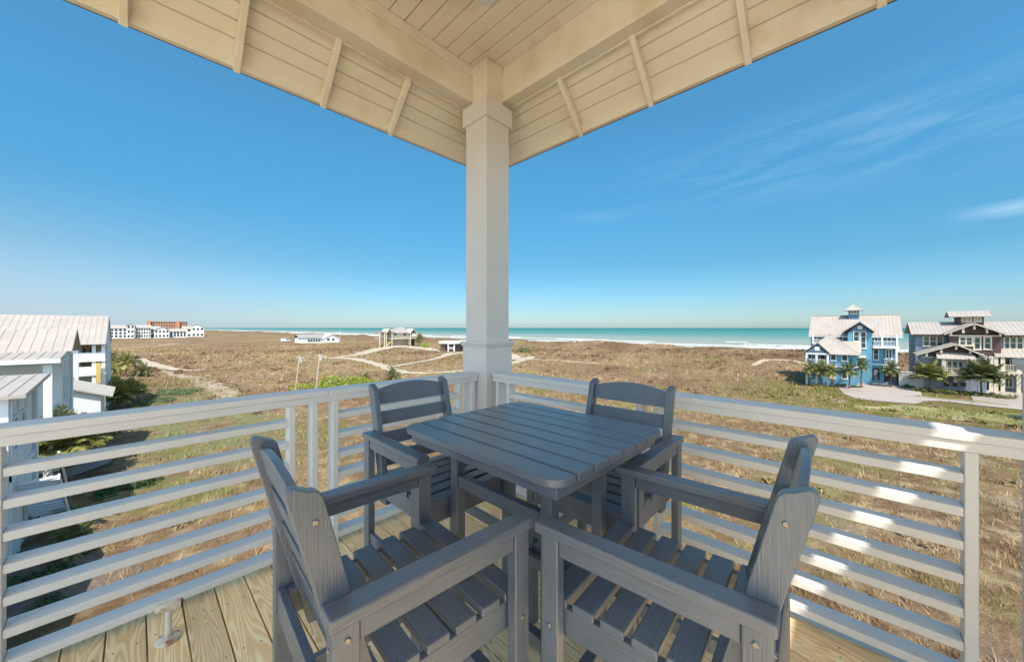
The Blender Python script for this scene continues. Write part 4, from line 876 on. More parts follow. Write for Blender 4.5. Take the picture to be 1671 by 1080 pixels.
# screen wall beside it
sw = thing('screen_wall', 'low pale grey wall between the blue house and the brown house', 'wall', (82, -6, 0))
a = fr(1467, 612, 1507, 642, 79.0); m = MB(); m.box(79.0, 79.25, a[0], a[1], -.3, at(1485, 608, X=79).z); m.box(79.25, 84, a[1]-.25, a[1], -.3, at(1485, 608, X=79).z); hb(sw, 'panel', m, GREYW)
m = MB(); m.box(78.95, 79.3, a[0], a[1]+.05, at(1485, 608, X=79).z+.002, at(1485, 608, X=79).z+.1); hb(sw, 'coping', m, HWHITE)

# --- white houses on the left
def side_trim(par, X, ys_, z0, z1, mat=HWHITE):
    for y in ys_:
        m = MB(); m.box(X+.002, X+.06, y-.09, y+.09, z0, z1); hb(par, 'corner_board', m, mat)
hA = thing('white_house', 'nearest white board clad house wing at the left edge with low roof and stair', 'house', (-8, 25, 0), 0, 'white houses on the left')
XA = -3.3; m = MB(); m.box(-16, XA, 22.9, 27.6, -.3, 6.45); m.box(-16, -3.62, 13, 22.899, -.3, 5.0); m.prism([(-3.62, 13, 5.0), (-3.62, 22.899, 5.0), (-3.62, 18, 6.6)], (0, 0, 0), (-12, 0, 0)); hb(hA, 'wall', m, HWHITE)
m = MB(); m.slope((-16.4, 22.5, 6.50), (XA+.45, 22.5, 6.50), (XA+.45, 28.1, 6.82), (-16.4, 28.1, 6.82), .12); hb(hA, 'roof', m, ROOFW)
side_trim(hA, XA, (23.09, 24.4, 25.9, 27.5), 0, 6.4)
m = MB(); m.box(XA+.003, XA+.09, 23, 27.6, 3.2, 3.42); hb(hA, 'floor_band', m, HWHITE)
for y, z0, z1 in ((23.75, 4.2, 5.6), (25.1, 4.1, 5.6), (25.1, .9, 2.4)): window(hA, (y-.38, y+.38, z0, z1), XA, axis='x', sgn=1, fw=.1)
m = MB()
for i in range(14): z = .2+i*.21; m.box(XA+.1, XA+1.1, 27.0-.26*i-.02, 27.0-.26*i+.26, z-.05, z)
m.beam((XA+1.12, 27.1, .0), (XA+1.12, 23.5, 2.95), .06, .26); m.beam((XA+1.12, 27.1, 1.0), (XA+1.12, 23.5, 3.95), .06, .08); hb(hA, 'outside_stair', m, HWHITE)
hB = thing('white_house', 'white house with steep metal roof, teal porch ceiling and square posts', 'house', (-8, 37, 0), 0, 'white houses on the left')
m = MB(); m.box(-18, XA, 36.4, 41, -.3, 7.45); m.prism([(XA-.02, 36.4, 7.45), (XA-.02, 41, 7.45), (XA-.02, 39, 8.75)], (0, 0, 0), (-14.5, 0, 0)); hb(hB, 'wall', m, HWHITE)
zrB = at(60, 537, Y=39).z
m = MB(); m.slope((-18.4, 35.9, 7.52), (XA+.5, 35.9, 7.52), (XA+.5, 39, zrB), (-18.4, 39, zrB)); m.slope((-18.4, 41.5, 7.4), (XA+.5, 41.5, 7.4), (XA+.5, 39, zrB), (-18.4, 39, zrB)); hb(hB, 'roof', m, ROOFW)
m = MB(); m.slope((-18.4, 32.4, 7.24), (XA+.35, 32.4, 7.24), (XA+.35, 35.88, 7.56), (-18.4, 35.88, 7.56), .07); hb(hB, 'porch_roof', m, ROOFW)
m = MB(); m.box(-18.4, XA+.36, 32.34, 32.399, 7.04, 7.28); m.box(XA+.3, XA+.36, 32.4, 36.3, 7.04, 7.2); hb(hB, 'porch_fascia', m, HWHITE)
m = MB(); m.box(-18, XA-.05, 32.6, 36.35, 6.98, 7.03); hb(hB, 'porch_ceiling', m, TEAL)
m = MB(); m.box(-18, XA+.1, 32.6, 36.39, 3.0, 3.3); hb(hB, 'porch_floor', m, HWHITE)
for x in (XA-.12, -6.2, -9.4, -12.6):
    m = MB(); m.box(x-.16, x+.16, 32.7, 33.05, -.3, 2.99); m.box(x-.16, x+.16, 32.7, 33.05, 3.31, 6.97); hb(hB, 'porch_post', m, HWHITE)
railing(hB, 32.9, -12, XA-.45, 3.4, 4.3, axis='y'); railing(hB, XA-.1, 33.2, 36.3, 3.4, 4.3, axis='x')
side_trim(hB, XA, (36.5, 38.0, 39.5, 40.9), 0, 7.3)
for x in (-5.2, -8.2, -11.5): window(hB, (x-.5, x+.5, 3.9, 6.0), 36.4, axis='y', sgn=-1, fw=.12)
for y in (37.25, 38.75, 40.2): window(hB, (y-.35, y+.35, 4.2, 5.9), XA, axis='x', sgn=1, fw=.1)
m = MB(); m.box(XA+.11, XA+1.6, 33.2, 40, 2.0, 2.15); hb(hB, 'side_canopy', m, HWHITE)
for q_, y_, z_ in ((hA, 27.35, 6.3), (hB, 40.7, 7.2)):
    m = MB(); m.tube([(XA+.13, y_, 0), (XA+.13, y_, z_)], .05, 8); hb(q_, 'downpipe', m, HWHITE)
for x_ in (-6.0, -9.5):
    m = MB(); m.tube([(x_, 37.6, 8.0), (x_, 37.6, 8.75)], .07, 10); hb(hB, 'roof_vent', m, GREYW)
hC = thing('white_house', 'tall white house with unfinished timber framed balconies on its right corner', 'house', (-8, 58, 0), 0, 'white houses on the left')
YC = 55.0; XC2 = at(172, 560, Y=YC).x; zeC = at(140, 560, Y=YC).z; zrC = at(90, 514.5, Y=YC+6).z; xb = at(128, 560, Y=YC).x
m = MB(); m.box(-26, xb, YC, YC+12, -.3, zeC); m.box(xb, XC2, YC+3, YC+12, -.3, zeC); m.prism([(XC2-.02, YC, zeC), (XC2-.02, YC+12, zeC), (XC2-.02, YC+6, zrC-.2)], (0, 0, 0), (-23, 0, 0)); hb(hC, 'wall', m, HWHITE)
xr = at(176, 520, Y=YC+3).x; m = MB(); m.slope((-27, YC-.5, zeC-.1), (xr, YC-.5, zeC-.1), (xr, YC+6, zrC), (-27, YC+6, zrC)); m.slope((-27, YC+12.5, zeC-.1), (xr, YC+12.5, zeC-.1), (xr, YC+6, zrC), (-27, YC+6, zrC)); hb(hC, 'roof', m, ROOFW)
for z0 in (at(150, 585, Y=YC).z, at(150, 608, Y=YC).z):
    m = MB(); m.box(xb+.01, XC2, YC, YC+2.99, z0-.3, z0); hb(hC, 'balcony_floor', m, HWHITE)
    m = MB(); m.box(xb+.02, XC2-.02, YC+.02, YC+.12, z0, z0+.6); hb(hC, 'balcony_parapet', m, HWHITE)
    m = MB(); x = xb+.15
    while x < XC2-.1: m.box(x, x+.09, YC+2.8, YC+2.98, z0, z0+2.5); x += .42
    m.beam((xb+.2, YC+2.75, z0+.2), (XC2-.6, YC+2.75, z0+2.3), .05, .14, (0, 1, 0)); m.box(xb+.02, XC2-.02, YC+2.7, YC+2.79, z0+2.3, z0+2.5); hb(hC, 'timber_frame', m, TIMBER)
for x in (lerp(xb, XC2, .56), XC2-.14):
    m = MB(); m.box(x-.13, x+.13, YC+.13, YC+.4, -.3, zeC-.2); hb(hC, 'balcony_post', m, HWHITE)
a = at(163, 600, Y=YC); m = MB(); m.box(XC2-.6, XC2-.3, YC-.35, YC-.28, 3.5, 5.5); hb(hC, 'timber_sheet', m, mixnoise('yellow_sheet', (.55, .38, .08), (.45, .30, .06), rough=.7))
for x in (-6, -9, -12):
    for z in (1, 4): window(hC, (x-.5, x+.5, z, z+1.5), YC, axis='y', sgn=-1)
hD = thing('low_house', 'low white cottage with a shallow grey roof in front of the tall white house', 'house', (-4, 47, 0))
m = MB(); zd = 3.3; m.box(-9, -2.1, 47, 53, -.3, zd); m.prism([(-9, 47.01, zd), (-2.1, 47.01, zd), (-6.2, 47.01, zd+1.5)], (0, 0, 0), (0, 5.9, 0)); hb(hD, 'wall', m, HWHITE)
m = MB(); m.slope((-1.4, 46.6, zd-.2), (-1.4, 53.4, zd-.2), (-6.2, 53.4, zd+1.65), (-6.2, 46.6, zd+1.65)); m.slope((-9.5, 46.6, zd-.2), (-9.5, 53.4, zd-.2), (-6.2, 53.4, zd+1.65), (-6.2, 46.6, zd+1.65)); hb(hD, 'roof', m, mixnoise('grey_metal_roof', (.42, .40, .36), (.36, .34, .30), scale=.8, rough=.5))
window(hD, (-4.6, -3.6, 1.2, 2.4), 47, axis='y', sgn=-1)

# --- far white houses and the terracotta block beyond the dunes
def far_house(name, lab, px0, px1, pyt, pyb, Y, roofk, mat=HWHITE, rows=2, cols=3, glass=DARKIN, grp='white houses far across the dunes', cat='house', rmat=ROOFW):
    x0, x1 = at(px0, 540, Y=Y).x, at(px1, 540, Y=Y).x; pc = (px0+px1)/2; zt = at(pc, pyt, Y=Y).z; zb = -1.0
    t = thing(name, lab, cat, ((x0+x1)/2, Y, 0), 0, grp); w = x1-x0; dp = 12
    m = MB()
    if roofk == 'gable':                                      # gable end towards us
        ze = zt-w*.28; m.box(x0, x1, Y, Y+dp, zb, ze); m.prism([(x0, Y, ze), (x1, Y, ze), ((x0+x1)/2, Y, zt-.15)], (0, 0, 0), (0, dp, 0)); hb(t, 'wall', m, mat)
        m = MB(); m.slope((x0-.6, Y-.7, ze-.3), (x0-.6, Y+dp+.5, ze-.3), ((x0+x1)/2, Y+dp+.5, zt), ((x0+x1)/2, Y-.7, zt), .2, 0); m.slope((x1+.6, Y-.7, ze-.3), (x1+.6, Y+dp+.5, ze-.3), ((x0+x1)/2, Y+dp+.5, zt), ((x0+x1)/2, Y-.7, zt), .2, 0); hb(t, 'roof', m, rmat)
    elif roofk == 'slope':
        ze = zt-2.6; m.box(x0, x1, Y, Y+dp, zb, ze); m.prism([(x0, Y, ze), (x0, Y+dp, ze), (x0, Y+dp/2, zt-.2)], (0, 0, 0), (w, 0, 0)); hb(t, 'wall', m, mat)
        m = MB(); m.slope((x0-.5, Y-.7, ze-.2), (x1+.5, Y-.7, ze-.2), (x1+.5, Y+dp/2, zt), (x0-.5, Y+dp/2, zt), .2, 0); m.slope((x0-.5, Y+dp+.7, ze-.2), (x1+.5, Y+dp+.7, ze-.2), (x1+.5, Y+dp/2, zt), (x0-.5, Y+dp/2, zt), .2, 0); hb(t, 'roof', m, rmat)
    else:
        ze = zt; m.box(x0, x1, Y, Y+dp, zb, ze); hb(t, 'wall', m, mat); m = MB(); m.box(x0-.4, x1+.4, Y-.4, Y+dp+.4, ze+.002, ze+.5); hb(t, 'roof', m, rmat)
    zg = 1.0
    for r_ in range(rows):
        z = lerp(zg, ze-2.6, r_/max(1, rows-1)) if rows > 1 else (zg+ze-2)/2
        for c in range(cols):
            x = lerp(x0+w/cols/2, x1-w/cols/2, c/max(1, cols-1)); ww = min(1.6, w/cols*.30); m = MB(); m.box(x-ww, x+ww, Y-.12, Y-.004, z, z+1.9); hb(t, 'window', m, glass)
    return t
YF = 455
far_house('far_house', 'far white house just right of the tall roof edge, leftmost of the distant row', 174, 186, 530.5, 551, YF+6, 'slope', rows=3, cols=2)
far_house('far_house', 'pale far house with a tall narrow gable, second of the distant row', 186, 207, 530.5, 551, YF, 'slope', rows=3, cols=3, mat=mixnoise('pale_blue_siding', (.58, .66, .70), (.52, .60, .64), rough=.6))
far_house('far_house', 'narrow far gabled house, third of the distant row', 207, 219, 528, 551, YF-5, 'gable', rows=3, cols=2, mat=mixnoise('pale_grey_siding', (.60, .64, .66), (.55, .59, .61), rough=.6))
far_house('far_house', 'white far house with three dark window rows under the brick coloured block', 221.5, 246, 530, 551.5, YF, 'slope', rows=3, cols=6)
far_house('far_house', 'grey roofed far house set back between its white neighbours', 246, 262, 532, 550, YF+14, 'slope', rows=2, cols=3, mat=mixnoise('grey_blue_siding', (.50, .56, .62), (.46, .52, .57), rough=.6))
far_house('far_house', 'white far house with one broad low gable facing us', 252, 276, 533, 551, YF-8, 'gable', rows=2, cols=4)
far_house('far_house', 'low white far house with several small gables, before the last of the row', 277, 304, 536, 549.5, YF+4, 'slope', rows=2, cols=5)
far_house('far_house', 'tall white far house, last of the distant row at the sea end', 306, 333, 528.5, 546.5, YF+40, 'gable', rows=2, cols=4)
far_house('far_house', 'white far house with a step roof in front of the brick block', 298, 312, 532, 547.5, YF+20, 'slope', rows=2, cols=2)
tbk = far_house('apartment_block', 'long terracotta apartment block rising behind the distant white houses', 241, 306, 525, 545, 640, 'flat', BRICK, rows=5, cols=16, grp=None, cat='apartment block')
for px0, px1 in ((239, 246), (287, 293)):
    x0, x1 = at(px0, 540, Y=638).x, at(px1, 540, Y=638).x; m = MB(); m.box(x0, x1, 637, 639.9, -1, at(250, 523.2, Y=638).z); hb(tbk, 'stair_tower', m, BRICK)

# --- low white house, stilt house and pavilion on the dunes
def P5(u, v): return (400+u/4.397, 520+v/4.397)
yL = 235.0; lh = thing('low_house', 'long low white house on the dunes with a grey roof and gabled end', 'house', (78, yL, 0))
def fy(u0, v0, u1, v1, Y, PF=P5):
    a = PF(u0, v0); b_ = PF(u1, v1); pc = (a[0]+b_[0])/2; return at(a[0], a[1], Y=Y).x, at(b_[0], a[1], Y=Y).x, at(pc, b_[1], Y=Y).z, at(pc, a[1], Y=Y).z
a = fy(390, 112, 580, 175, yL); zw = a[2]+(a[3]-a[2])*.62
m = MB(); m.box(a[0], a[1], yL, yL+9, -1, zw); hb(lh, 'wall', m, HWHITE)
m = MB(); m.slope((a[0]-.6, yL-.6, zw-.1), (a[1], yL-.6, zw-.1), (a[1], yL+4.5, a[3]), (a[0]-.6, yL+4.5, a[3]), .15, 0); m.slope((a[0]-.6, yL+9.6, zw-.1), (a[1], yL+9.6, zw-.1), (a[1], yL+4.5, a[3]), (a[0]-.6, yL+4.5, a[3]), .15, 0); hb(lh, 'roof', m, mixnoise('grey_shingle', (.26, .25, .24), (.21, .20, .19), scale=2, rough=.8))
b_ = fy(560, 112, 675, 168, yL-3); zg_ = b_[2]+(b_[3]-b_[2])*.5; xm = (b_[0]+b_[1])/2
m = MB(); m.box(b_[0], b_[1], yL-3, yL+8, -1, zg_); m.prism([(b_[0], yL-3, zg_), (b_[1], yL-3, zg_), (xm, yL-3, b_[3]-.2)], (0, 0, 0), (0, 10, 0)); hb(lh, 'gable_wing', m, HWHITE)
m = MB(); m.slope((b_[0]-.5, yL-3.6, zg_-.2), (b_[0]-.5, yL+8, zg_-.2), (xm, yL+8, b_[3]), (xm, yL-3.6, b_[3]), .12, 0); m.slope((b_[1]+.5, yL-3.6, zg_-.2), (b_[1]+.5, yL+8, zg_-.2), (xm, yL+8, b_[3]), (xm, yL-3.6, b_[3]), .12, 0); hb(lh, 'wing_roof', m, HWHITE)
for i in range(7):
    x = lerp(a[0]+5, a[1]-1, i/6); m = MB(); m.box(x-.55, x+.55, yL-.08, yL-.004, zw-2.6, zw-.9); hb(lh, 'window', m, GLASS)
for x in (lerp(b_[0], b_[1], .32), lerp(b_[0], b_[1], .62)):
    m = MB(); m.box(x-.7, x+.7, yL-3.08, yL-3.004, zg_-1.6, zg_); hb(lh, 'window', m, GLASS)
yS = 150.0; sh = thing('stilt_house', 'square beach house with hipped roof raised on piles on its sand mound', 'house', (86, yS, 0))
a = fy(1055, 100, 1195, 140, yS); fl = at(*P5(1120, 140), Y=yS).z; gz0 = at(*P5(1120, 195), Y=yS).z-.6
WT = mixnoise('beige_siding', (.52, .46, .38), (.46, .40, .33), rough=.7); GR = mixnoise('brown_grey_roof', (.30, .27, .25), (.25, .22, .20), scale=1.5, rough=.8)
m = MB(); m.box(a[0], a[1], yS, yS+11, fl, a[3]); hb(sh, 'wall', m, WT)
m = MB(); m.box(a[0]+.8, a[1]-.6, yS+2, yS+10, gz0, fl-.3); hb(sh, 'lower_wall', m, WT)
m = MB(); m.box(a[0]-9*.25, a[1]+2.2, yS-2.2, yS+13, fl-.28, fl-.01); hb(sh, 'deck', m, WT)
for u, d_ in ((1035, 0), (1208, 1)):
    p_ = fy(u-28, 72, u+22, 104, yS-2); m = MB(); xm = (p_[0]+p_[1])/2
    m.slope((p_[0], yS-2.6, p_[2]), (p_[0], yS+3, p_[2]), (xm, yS+3, p_[3]), (xm, yS-2.6, p_[3]), .1, 0); m.slope((p_[1], yS-2.6, p_[2]), (p_[1], yS+3, p_[2]), (xm, yS+3, p_[3]), (xm, yS-2.6, p_[3]), .1, 0); hb(sh, 'porch_gable', m, HCREAM)
    for xx in (p_[0]+.3, p_[1]-.3): m = MB(); m.box(xx-.14, xx+.14, yS-2.3, yS-2.0, gz0, p_[2]); hb(sh, 'pile', m, HCREAM)
pt = at(*P5(1118, 58), Y=yS+5.5); e = 1.4; z_ = a[3]-.1; cs = [(a[0]-e, yS-e, z_), (a[1]+e, yS-e, z_), (a[1]+e, yS+11+e, z_), (a[0]-e, yS+11+e, z_)]; m = MB()
for i in range(4): m.slope(cs[i], cs[(i+1) % 4], (pt.x, yS+5.5, pt.z), (pt.x, yS+5.5, pt.z), .12, 0)
hb(sh, 'roof', m, GR)
for u in (1078, 1145, 1185):
    p_ = fy(u-10, 104, u+10, 120, yS); m = MB(); m.box(p_[0], p_[1], yS-.08, yS-.004, p_[2], p_[3]); hb(sh, 'window', m, GLASS)
p_ = fy(962, 98, 1030, 104, yS); m = MB(); m.box(p_[0], a[0]+.1, yS-2, yS+6, p_[2]+.3, p_[3]+.5); hb(sh, 'side_roof', m, GR)
for u in (966, 1000): x = at(*P5(u, 150), Y=yS-1.8).x; m = MB(); m.box(x-.15, x+.15, yS-1.9, yS-1.6, gz0, p_[3]); hb(sh, 'pile', m, HCREAM)
p_ = fy(995, 130, 1050, 195, yS); m = MB(); m.beam((p_[0], yS-1.2, gz0), (p_[1], yS-1.2, fl), 1.0, .25); hb(sh, 'stair', m, TIMBER)
p_ = fy(1190, 140, 1212, 195, yS); m = MB(); m.box(p_[0], p_[1], yS-.5, yS, gz0, p_[3]); hb(sh, 'dark_opening', m, DARKIN)
yP = 112.0; pv = thing('pavilion', 'small white flat roofed pavilion on posts beside the sand track', 'pavilion', (88, yP, 0))
a = fy(1455, 160, 1640, 178, yP); g0_ = at(*P5(1500, 228), Y=yP).z-.4
m = MB(); m.box(a[0], a[1], yP-.4, yP+6, a[2], a[3]); hb(pv, 'roof', m, HWHITE)
for x in (a[0]+.3, lerp(a[0], a[1], .24), lerp(a[0], a[1], .62), a[1]-.4): m = MB(); m.box(x-.22, x+.22, yP, yP+.4, g0_, a[2]); hb(pv, 'post', m, HWHITE)
m = MB(); m.box(a[0]+.6, a[1]-.5, yP+3, yP+5.6, g0_, a[2]); hb(pv, 'rear_wall', m, mixnoise('dark_boards', (.09, .07, .06), (.13, .10, .09), rough=.8))
railing(pv, yP+.2, a[0]+.3, lerp(a[0], a[1], .24), a[2]-2.0, a[2]-1.2, axis='y')

# ------------------------------------------------------------------ poles and posts
def pole(name, lab, cat, pxt, pyt, pxb, pyb, r, mat=POLEW, grp=None, arm=False):
    g_ = at(pxb, pyb, Z=0); z0 = h1(g_.x, g_.y); dd = (g_-Vector((0, 0, CAMZ))).dot(Fv); tp = Vector((0, 0, CAMZ))+ray(pxt, pyt)*dd
    t = thing(name, lab, cat, (g_.x, g_.y, z0), 0, grp); v = tp-Vector((g_.x, g_.y, z0))
    m = MB(); m.tube([(0, 0, -.4), v*.5, v], [r, r*.93, r*.85], 10); ob('shaft', m, mat, t, smooth=False)
    if arm:
        m = MB(); m.beam(v+Rv*-.5+Vector((0, 0, -.25)), v+Rv*.5+Vector((0, 0, -.25)), .1, .12); ob('crossarm', m, mat, t)
        m = MB(); m.tube([v+Rv*.16+Vector((0, 0, -.95)), v+Rv*.16+Vector((0, 0, -.35))], .13, 10); ob('transformer', m, GREYW, t)
    return t
PALEP = mixnoise('pale_pole_wood', (.46, .38, .28), (.34, .27, .19), scale=3, rough=.8, stretch=(1, 1, .1))
pole('utility_pole', 'pale leaning wooden pole left of its twin, beyond the left railing', 'pole', 489.5, 580, 480.5, 646, .11, PALEP, 'pair of pale poles', True)
pole('utility_pole', 'pale wooden pole right of its twin, standing in the bright green shrub', 'pole', 522, 577, 515, 644, .13, PALEP, 'pair of pale poles', True)
for px, yt, yb, r, lab, mt in ((292, 557, 587, .10, 'thin dark pole standing alone in the brown dunes on the left', POLEW), (467, 571, 591, .07, 'short thin dark pole in the dunes left of the twin pale poles', POLEW),
        (578, 545, 577, .09, 'thin dark pole in front of the beach between the low house and stilt house', POLEW), (251, 551, 562, .10, 'faint thin pole by the far sandy track on the left', GREYW),
        (554.7, 539, 556, .10, 'thin white flagpole beside the long low white house', HWHITE), (679, 558, 575, .07, 'thin post at the edge of the sand mound of the stilt house', POLEW), (455, 550, 556, .07, 'tiny far post near the beach at left', POLEW)):
    pole('pole', lab, 'pole', px, yt, px, yb, r, mt)
for i, (px, yb, yt) in enumerate(((911, 598, 584), (921, 598, 589), (941, 599, 581), (972, 591, 582))):
    pole('fence_post', ('short wooden post by the sand patch, leftmost of four', 'shortest wooden post by the sand patch, second of four', 'tallest wooden post by the sand patch, third of four', 'lone wooden post at the right end of the four')[i], 'post', px+1, yt, px, yb, .05, POLEW, 'wooden posts by the sand patch')
pole('fence_post', 'pale stake standing alone in the dunes left of the blue house', 'post', 1204, 610, 1203, 621, .05, PALEP)
for i, px in enumerate((524.5, 527.5, 531)):
    pole('marker_post', ('short white marker post beside the pole top, left of three', 'short white marker post, middle of three by the track', 'short white marker post, right of three by the track')[i], 'post', px, 580.5, px, 585.5, .09, HWHITE, 'white marker posts')
# parked white trailer and a few pale markers in the dunes
g_ = at(466, 557.5, Z=.3); tr = thing('parked_van', 'small white van parked at the end of the low house track', 'van', (g_.x, g_.y, h1(g_.x, g_.y)), .3)
m = MB(); m.prism([(-2.4, -.95, .45), (2.4, -.95, .45), (2.5, -.95, 1.2), (1.6, -.95, 1.35), (.9, -.95, 2.2), (-2.4, -.95, 2.3)], (0, 0, 0), (0, 1.9, 0)); ob('body', m, HWHITE, tr, .06)
m = MB(); m.prism([(1.5, -.96, 1.36), (.92, -.96, 2.08), (-.2, -.96, 2.1), (-.2, -.96, 1.36)], (0, 0, 0), (0, 1.92, 0)); ob('window', m, GLASS, tr)
for x in (-1.5, 1.5):
    for y in (-.9, .72): m = MB(); m.tube([(x, y, .36), (x, y+.18, .36)], .36, 18); ob('wheel', m, DARKIN, tr)

# ------------------------------------------------------------------ palms and shrubs
def fan_mesh(name, nf, fl, seed, droop=.5, leaflets=13, up=.2):
    rs_ = random.Random(seed); V = []; Fc = []; T = []
    for i in range(nf):
        a = i*2.39996+rs_.uniform(-.3, .3); e = lerp(1.35, -.55+up, (i/(nf-1))**.8)+rs_.uniform(-.15, .15); ln = fl*rs_.uniform(.8, 1.15)
        d = Vector((math.cos(a)*math.cos(e), math.sin(a)*math.cos(e), math.sin(e))); sd = Vector((-math.sin(a), math.cos(a), 0)); tint = rs_.random()
        pts = []; p = Vector((0, 0, 0)); 
        for q in range(8):
            pts.append(p.copy()); p = p+d*(ln/7); d = (d+Vector((0, 0, -droop*.16))).normalized()
        for q in range(7):
            nrm = sd.cross((pts[q+1]-pts[q]).normalized()); w_ = .018*ln
            k0 = len(V); V.extend([pts[q]-sd*w_, pts[q]+sd*w_, pts[q+1]+sd*w_, pts[q+1]-sd*w_]); Fc.append((k0, k0+1, k0+2, k0+3)); T.extend([tint*.6]*4)
        for q in range(leaflets):
            t_ = .25+.75*q/(leaflets-1); f = t_*7; i0_ = min(int(f), 6); b0_ = lerp(pts[i0_], pts[i0_+1], f-i0_); dr = (pts[i0_+1]-pts[i0_]).normalized()
            ll = ln*.42*math.sin(math.pi*(.18+.75*t_))
            for s in (-1, 1):
                dd = (sd*s*.85+dr*.7+Vector((0, 0, -.25+rs_.uniform(-.2, .2)))).normalized(); tip = b0_+dd*ll; wv2 = dr*(.045*ln)
                mid = b0_+dd*ll*.5+Vector((0, 0, .03*ln))
                k0 = len(V); V.extend([b0_-wv2*.5, b0_+wv2*.5, mid+wv2*.6, tip, mid-wv2*.6]); Fc.append((k0, k0+1, k0+2, k0+3, k0+4)); T.extend([tint*.7+.3*rs_.random()]*5)
    me = bpy.data.meshes.new(name); me.from_pydata([tuple(v) for v in V], [], Fc); at_ = me.attributes.new('tint', 'FLOAT', 'POINT'); at_.data.foreach_set('value', np.array(T, np.float32)); me.update(); return me
CROWN = [fan_mesh('crown', 30, 1.0, s, .9, 12) for s in (1, 2, 3)]
BUSHY = [fan_mesh('crown', 54, 1.0, s, .75, 15, .75) for s in (5, 6)]
TRK = MB(); TRK.tube([(0, 0, -.2), (.02, 0, .35), (-.01, .02, .7), (0, 0, 1)], [.115, .085, .08, .10], 12)
trunk_me = bpy.data.meshes.new('trunk'); trunk_me.from_pydata(TRK.v, [], TRK.f); trunk_me.materials.append(BARK)
crown_by = {}
def palm(lab, px, pyb, height, crown, mat, kind=0, grp=None, Z=0, pos=None):
    g_ = pos or at(px, pyb, Z=Z); z0 = h1(g_.x, g_.y); t = thing('palm_tree', lab, 'palm tree', (g_.x, g_.y, z0), random.uniform(0, 6), grp)
    o = bpy.data.objects.new('trunk', trunk_me); C.objects.link(o); o.parent = t; o.scale = (1.2, 1.2, height) if height > .8 else (1, 1, height)
    key = (kind, mat.name)
    if key not in crown_by:
        me = (CROWN+BUSHY)[kind].copy(); me.materials.append(mat); crown_by[key] = me
    o = bpy.data.objects.new('crown', crown_by[key]); C.objects.link(o); o.parent = t; o.location = (0, 0, height); o.scale = (crown, crown, crown*random.uniform(1.15, 1.4)); o.rotation_euler = (random.uniform(-.1, .1), random.uniform(-.1, .1), random.uniform(0, 6))
    return t
gL = 'palms beside the white houses'
palm('bushy yellow-green palm seen just below the left railing cap, next to the nearest white house', 102, 790, 2.1, 1.75, LEAFY, 3, gL)
palm('broad bushy palm at the corner of the low white cottage, above the left railing', 108, 690, 1.5, 2.1, LEAFY, 4, gL)
palm('small palm bush between two larger palm bushes by the cottage', 148, 676, .5, 1.2, LEAFY, 3, gL)
palm('largest bushy palm clump right of the white cottage', 192, 668, 1.3, 1.75, LEAFY, 4, gL)
palm('upright green palm behind the largest palm clump, nearer the timber balconies', 172, 640, 1.9, 1.3, LEAFY, 0, gL)
palm('short open palm at the right foot of the palm row, beside the pale dune shrubs', 226, 640, .8, 1.1, LEAFY, 1, gL)
palm('palm bush leaning on the right of the largest clump', 212, 655, 1.0, 1.5, LEAFY, 4, gL)
palm('palm beside the unfinished timber balconies', 181, 606, 2.9, 1.5, LEAFD, 0, gL)
palm('palm with a bare trunk, middle of three right of the timber balconies', 205, 613, 2.6, 1.7, LEAFY, 1, gL)
palm('small palm low on the ground below the timber balconies', 186, 611, .9, 1.3, LEAFY, 2, gL)
palm('rightmost palm of the group by the timber balconies, short', 231, 612, 1.1, 1.5, LEAFD, 2, gL)
palm('dark thin palm behind the short rightmost palm', 221, 604, 2.2, 1.1, LEAFD, 0, gL)
palm('lone fan palm above the left railing, left of the back chair', 642, 618, .9, 1.5, LEAFD, 1)
palm('tiny grey palm at the right end of the bright green shrub', 597, 620, .5, .9, LEAFD, 2)
palm('palm beside the piles of the stilt house on its right', 685, 566, 3.9, 2.0, LEAFD, 0)
palm('second palm at the right of the stilt house, slightly shorter', 682, 567, 2.8, 1.8, LEAFD, 2)
gR = 'palms in front of the blue house'
for i, (u, vb, vt, s, lab) in enumerate(((200, 905, 775, 1.25, 'leftmost palm before the blue house wing'), (322, 930, 790, 1.5, 'fullest palm before the blue house wing, second from left'),
        (432, 940, 800, 1.15, 'palm before the blue house wing windows, third from left'), (612, 950, 790, 1.4, 'palm at the right corner of the blue house wing by the driveway'),
        (735, 850, 745, 1.1, 'palm beside the entry of the blue house tower'), (1045, 870, 780, 1.3, 'palm before the dark garage opening of the blue house'))):
    X_ = XW-2.2 if i < 4 else XT-1.6; p = at(*P6(u, vb), X=X_); z0 = h1(p.x, p.y); zt = at(*P6(u, vt), X=X_).z
    palm(lab, 0, 0, max(1.2, zt-z0), s, LEAFY if i in (0, 2) else LEAFD, i % 3, gR, pos=Vector((p.x, p.y, 0)))
for i, (u, vb, vt, s, lab) in enumerate(((300, 930, 800, 1.9, 'wide golden palm before the slate wall of the brown house'), (835, 960, 810, 2.1, 'wide dark palm before the brown house, right of the lower windows'))):
    X_ = XF-3.0; p = at(*P7(u, vb), X=X_); z0 = h1(p.x, p.y); zt = at(*P7(u, vt), X=X_).z
    palm(lab, 0, 0, max(1.2, zt-z0), s, (LEAFY, LEAFD)[i], 3+i, 'palms in front of the brown house', pos=Vector((p.x, p.y, 0)))

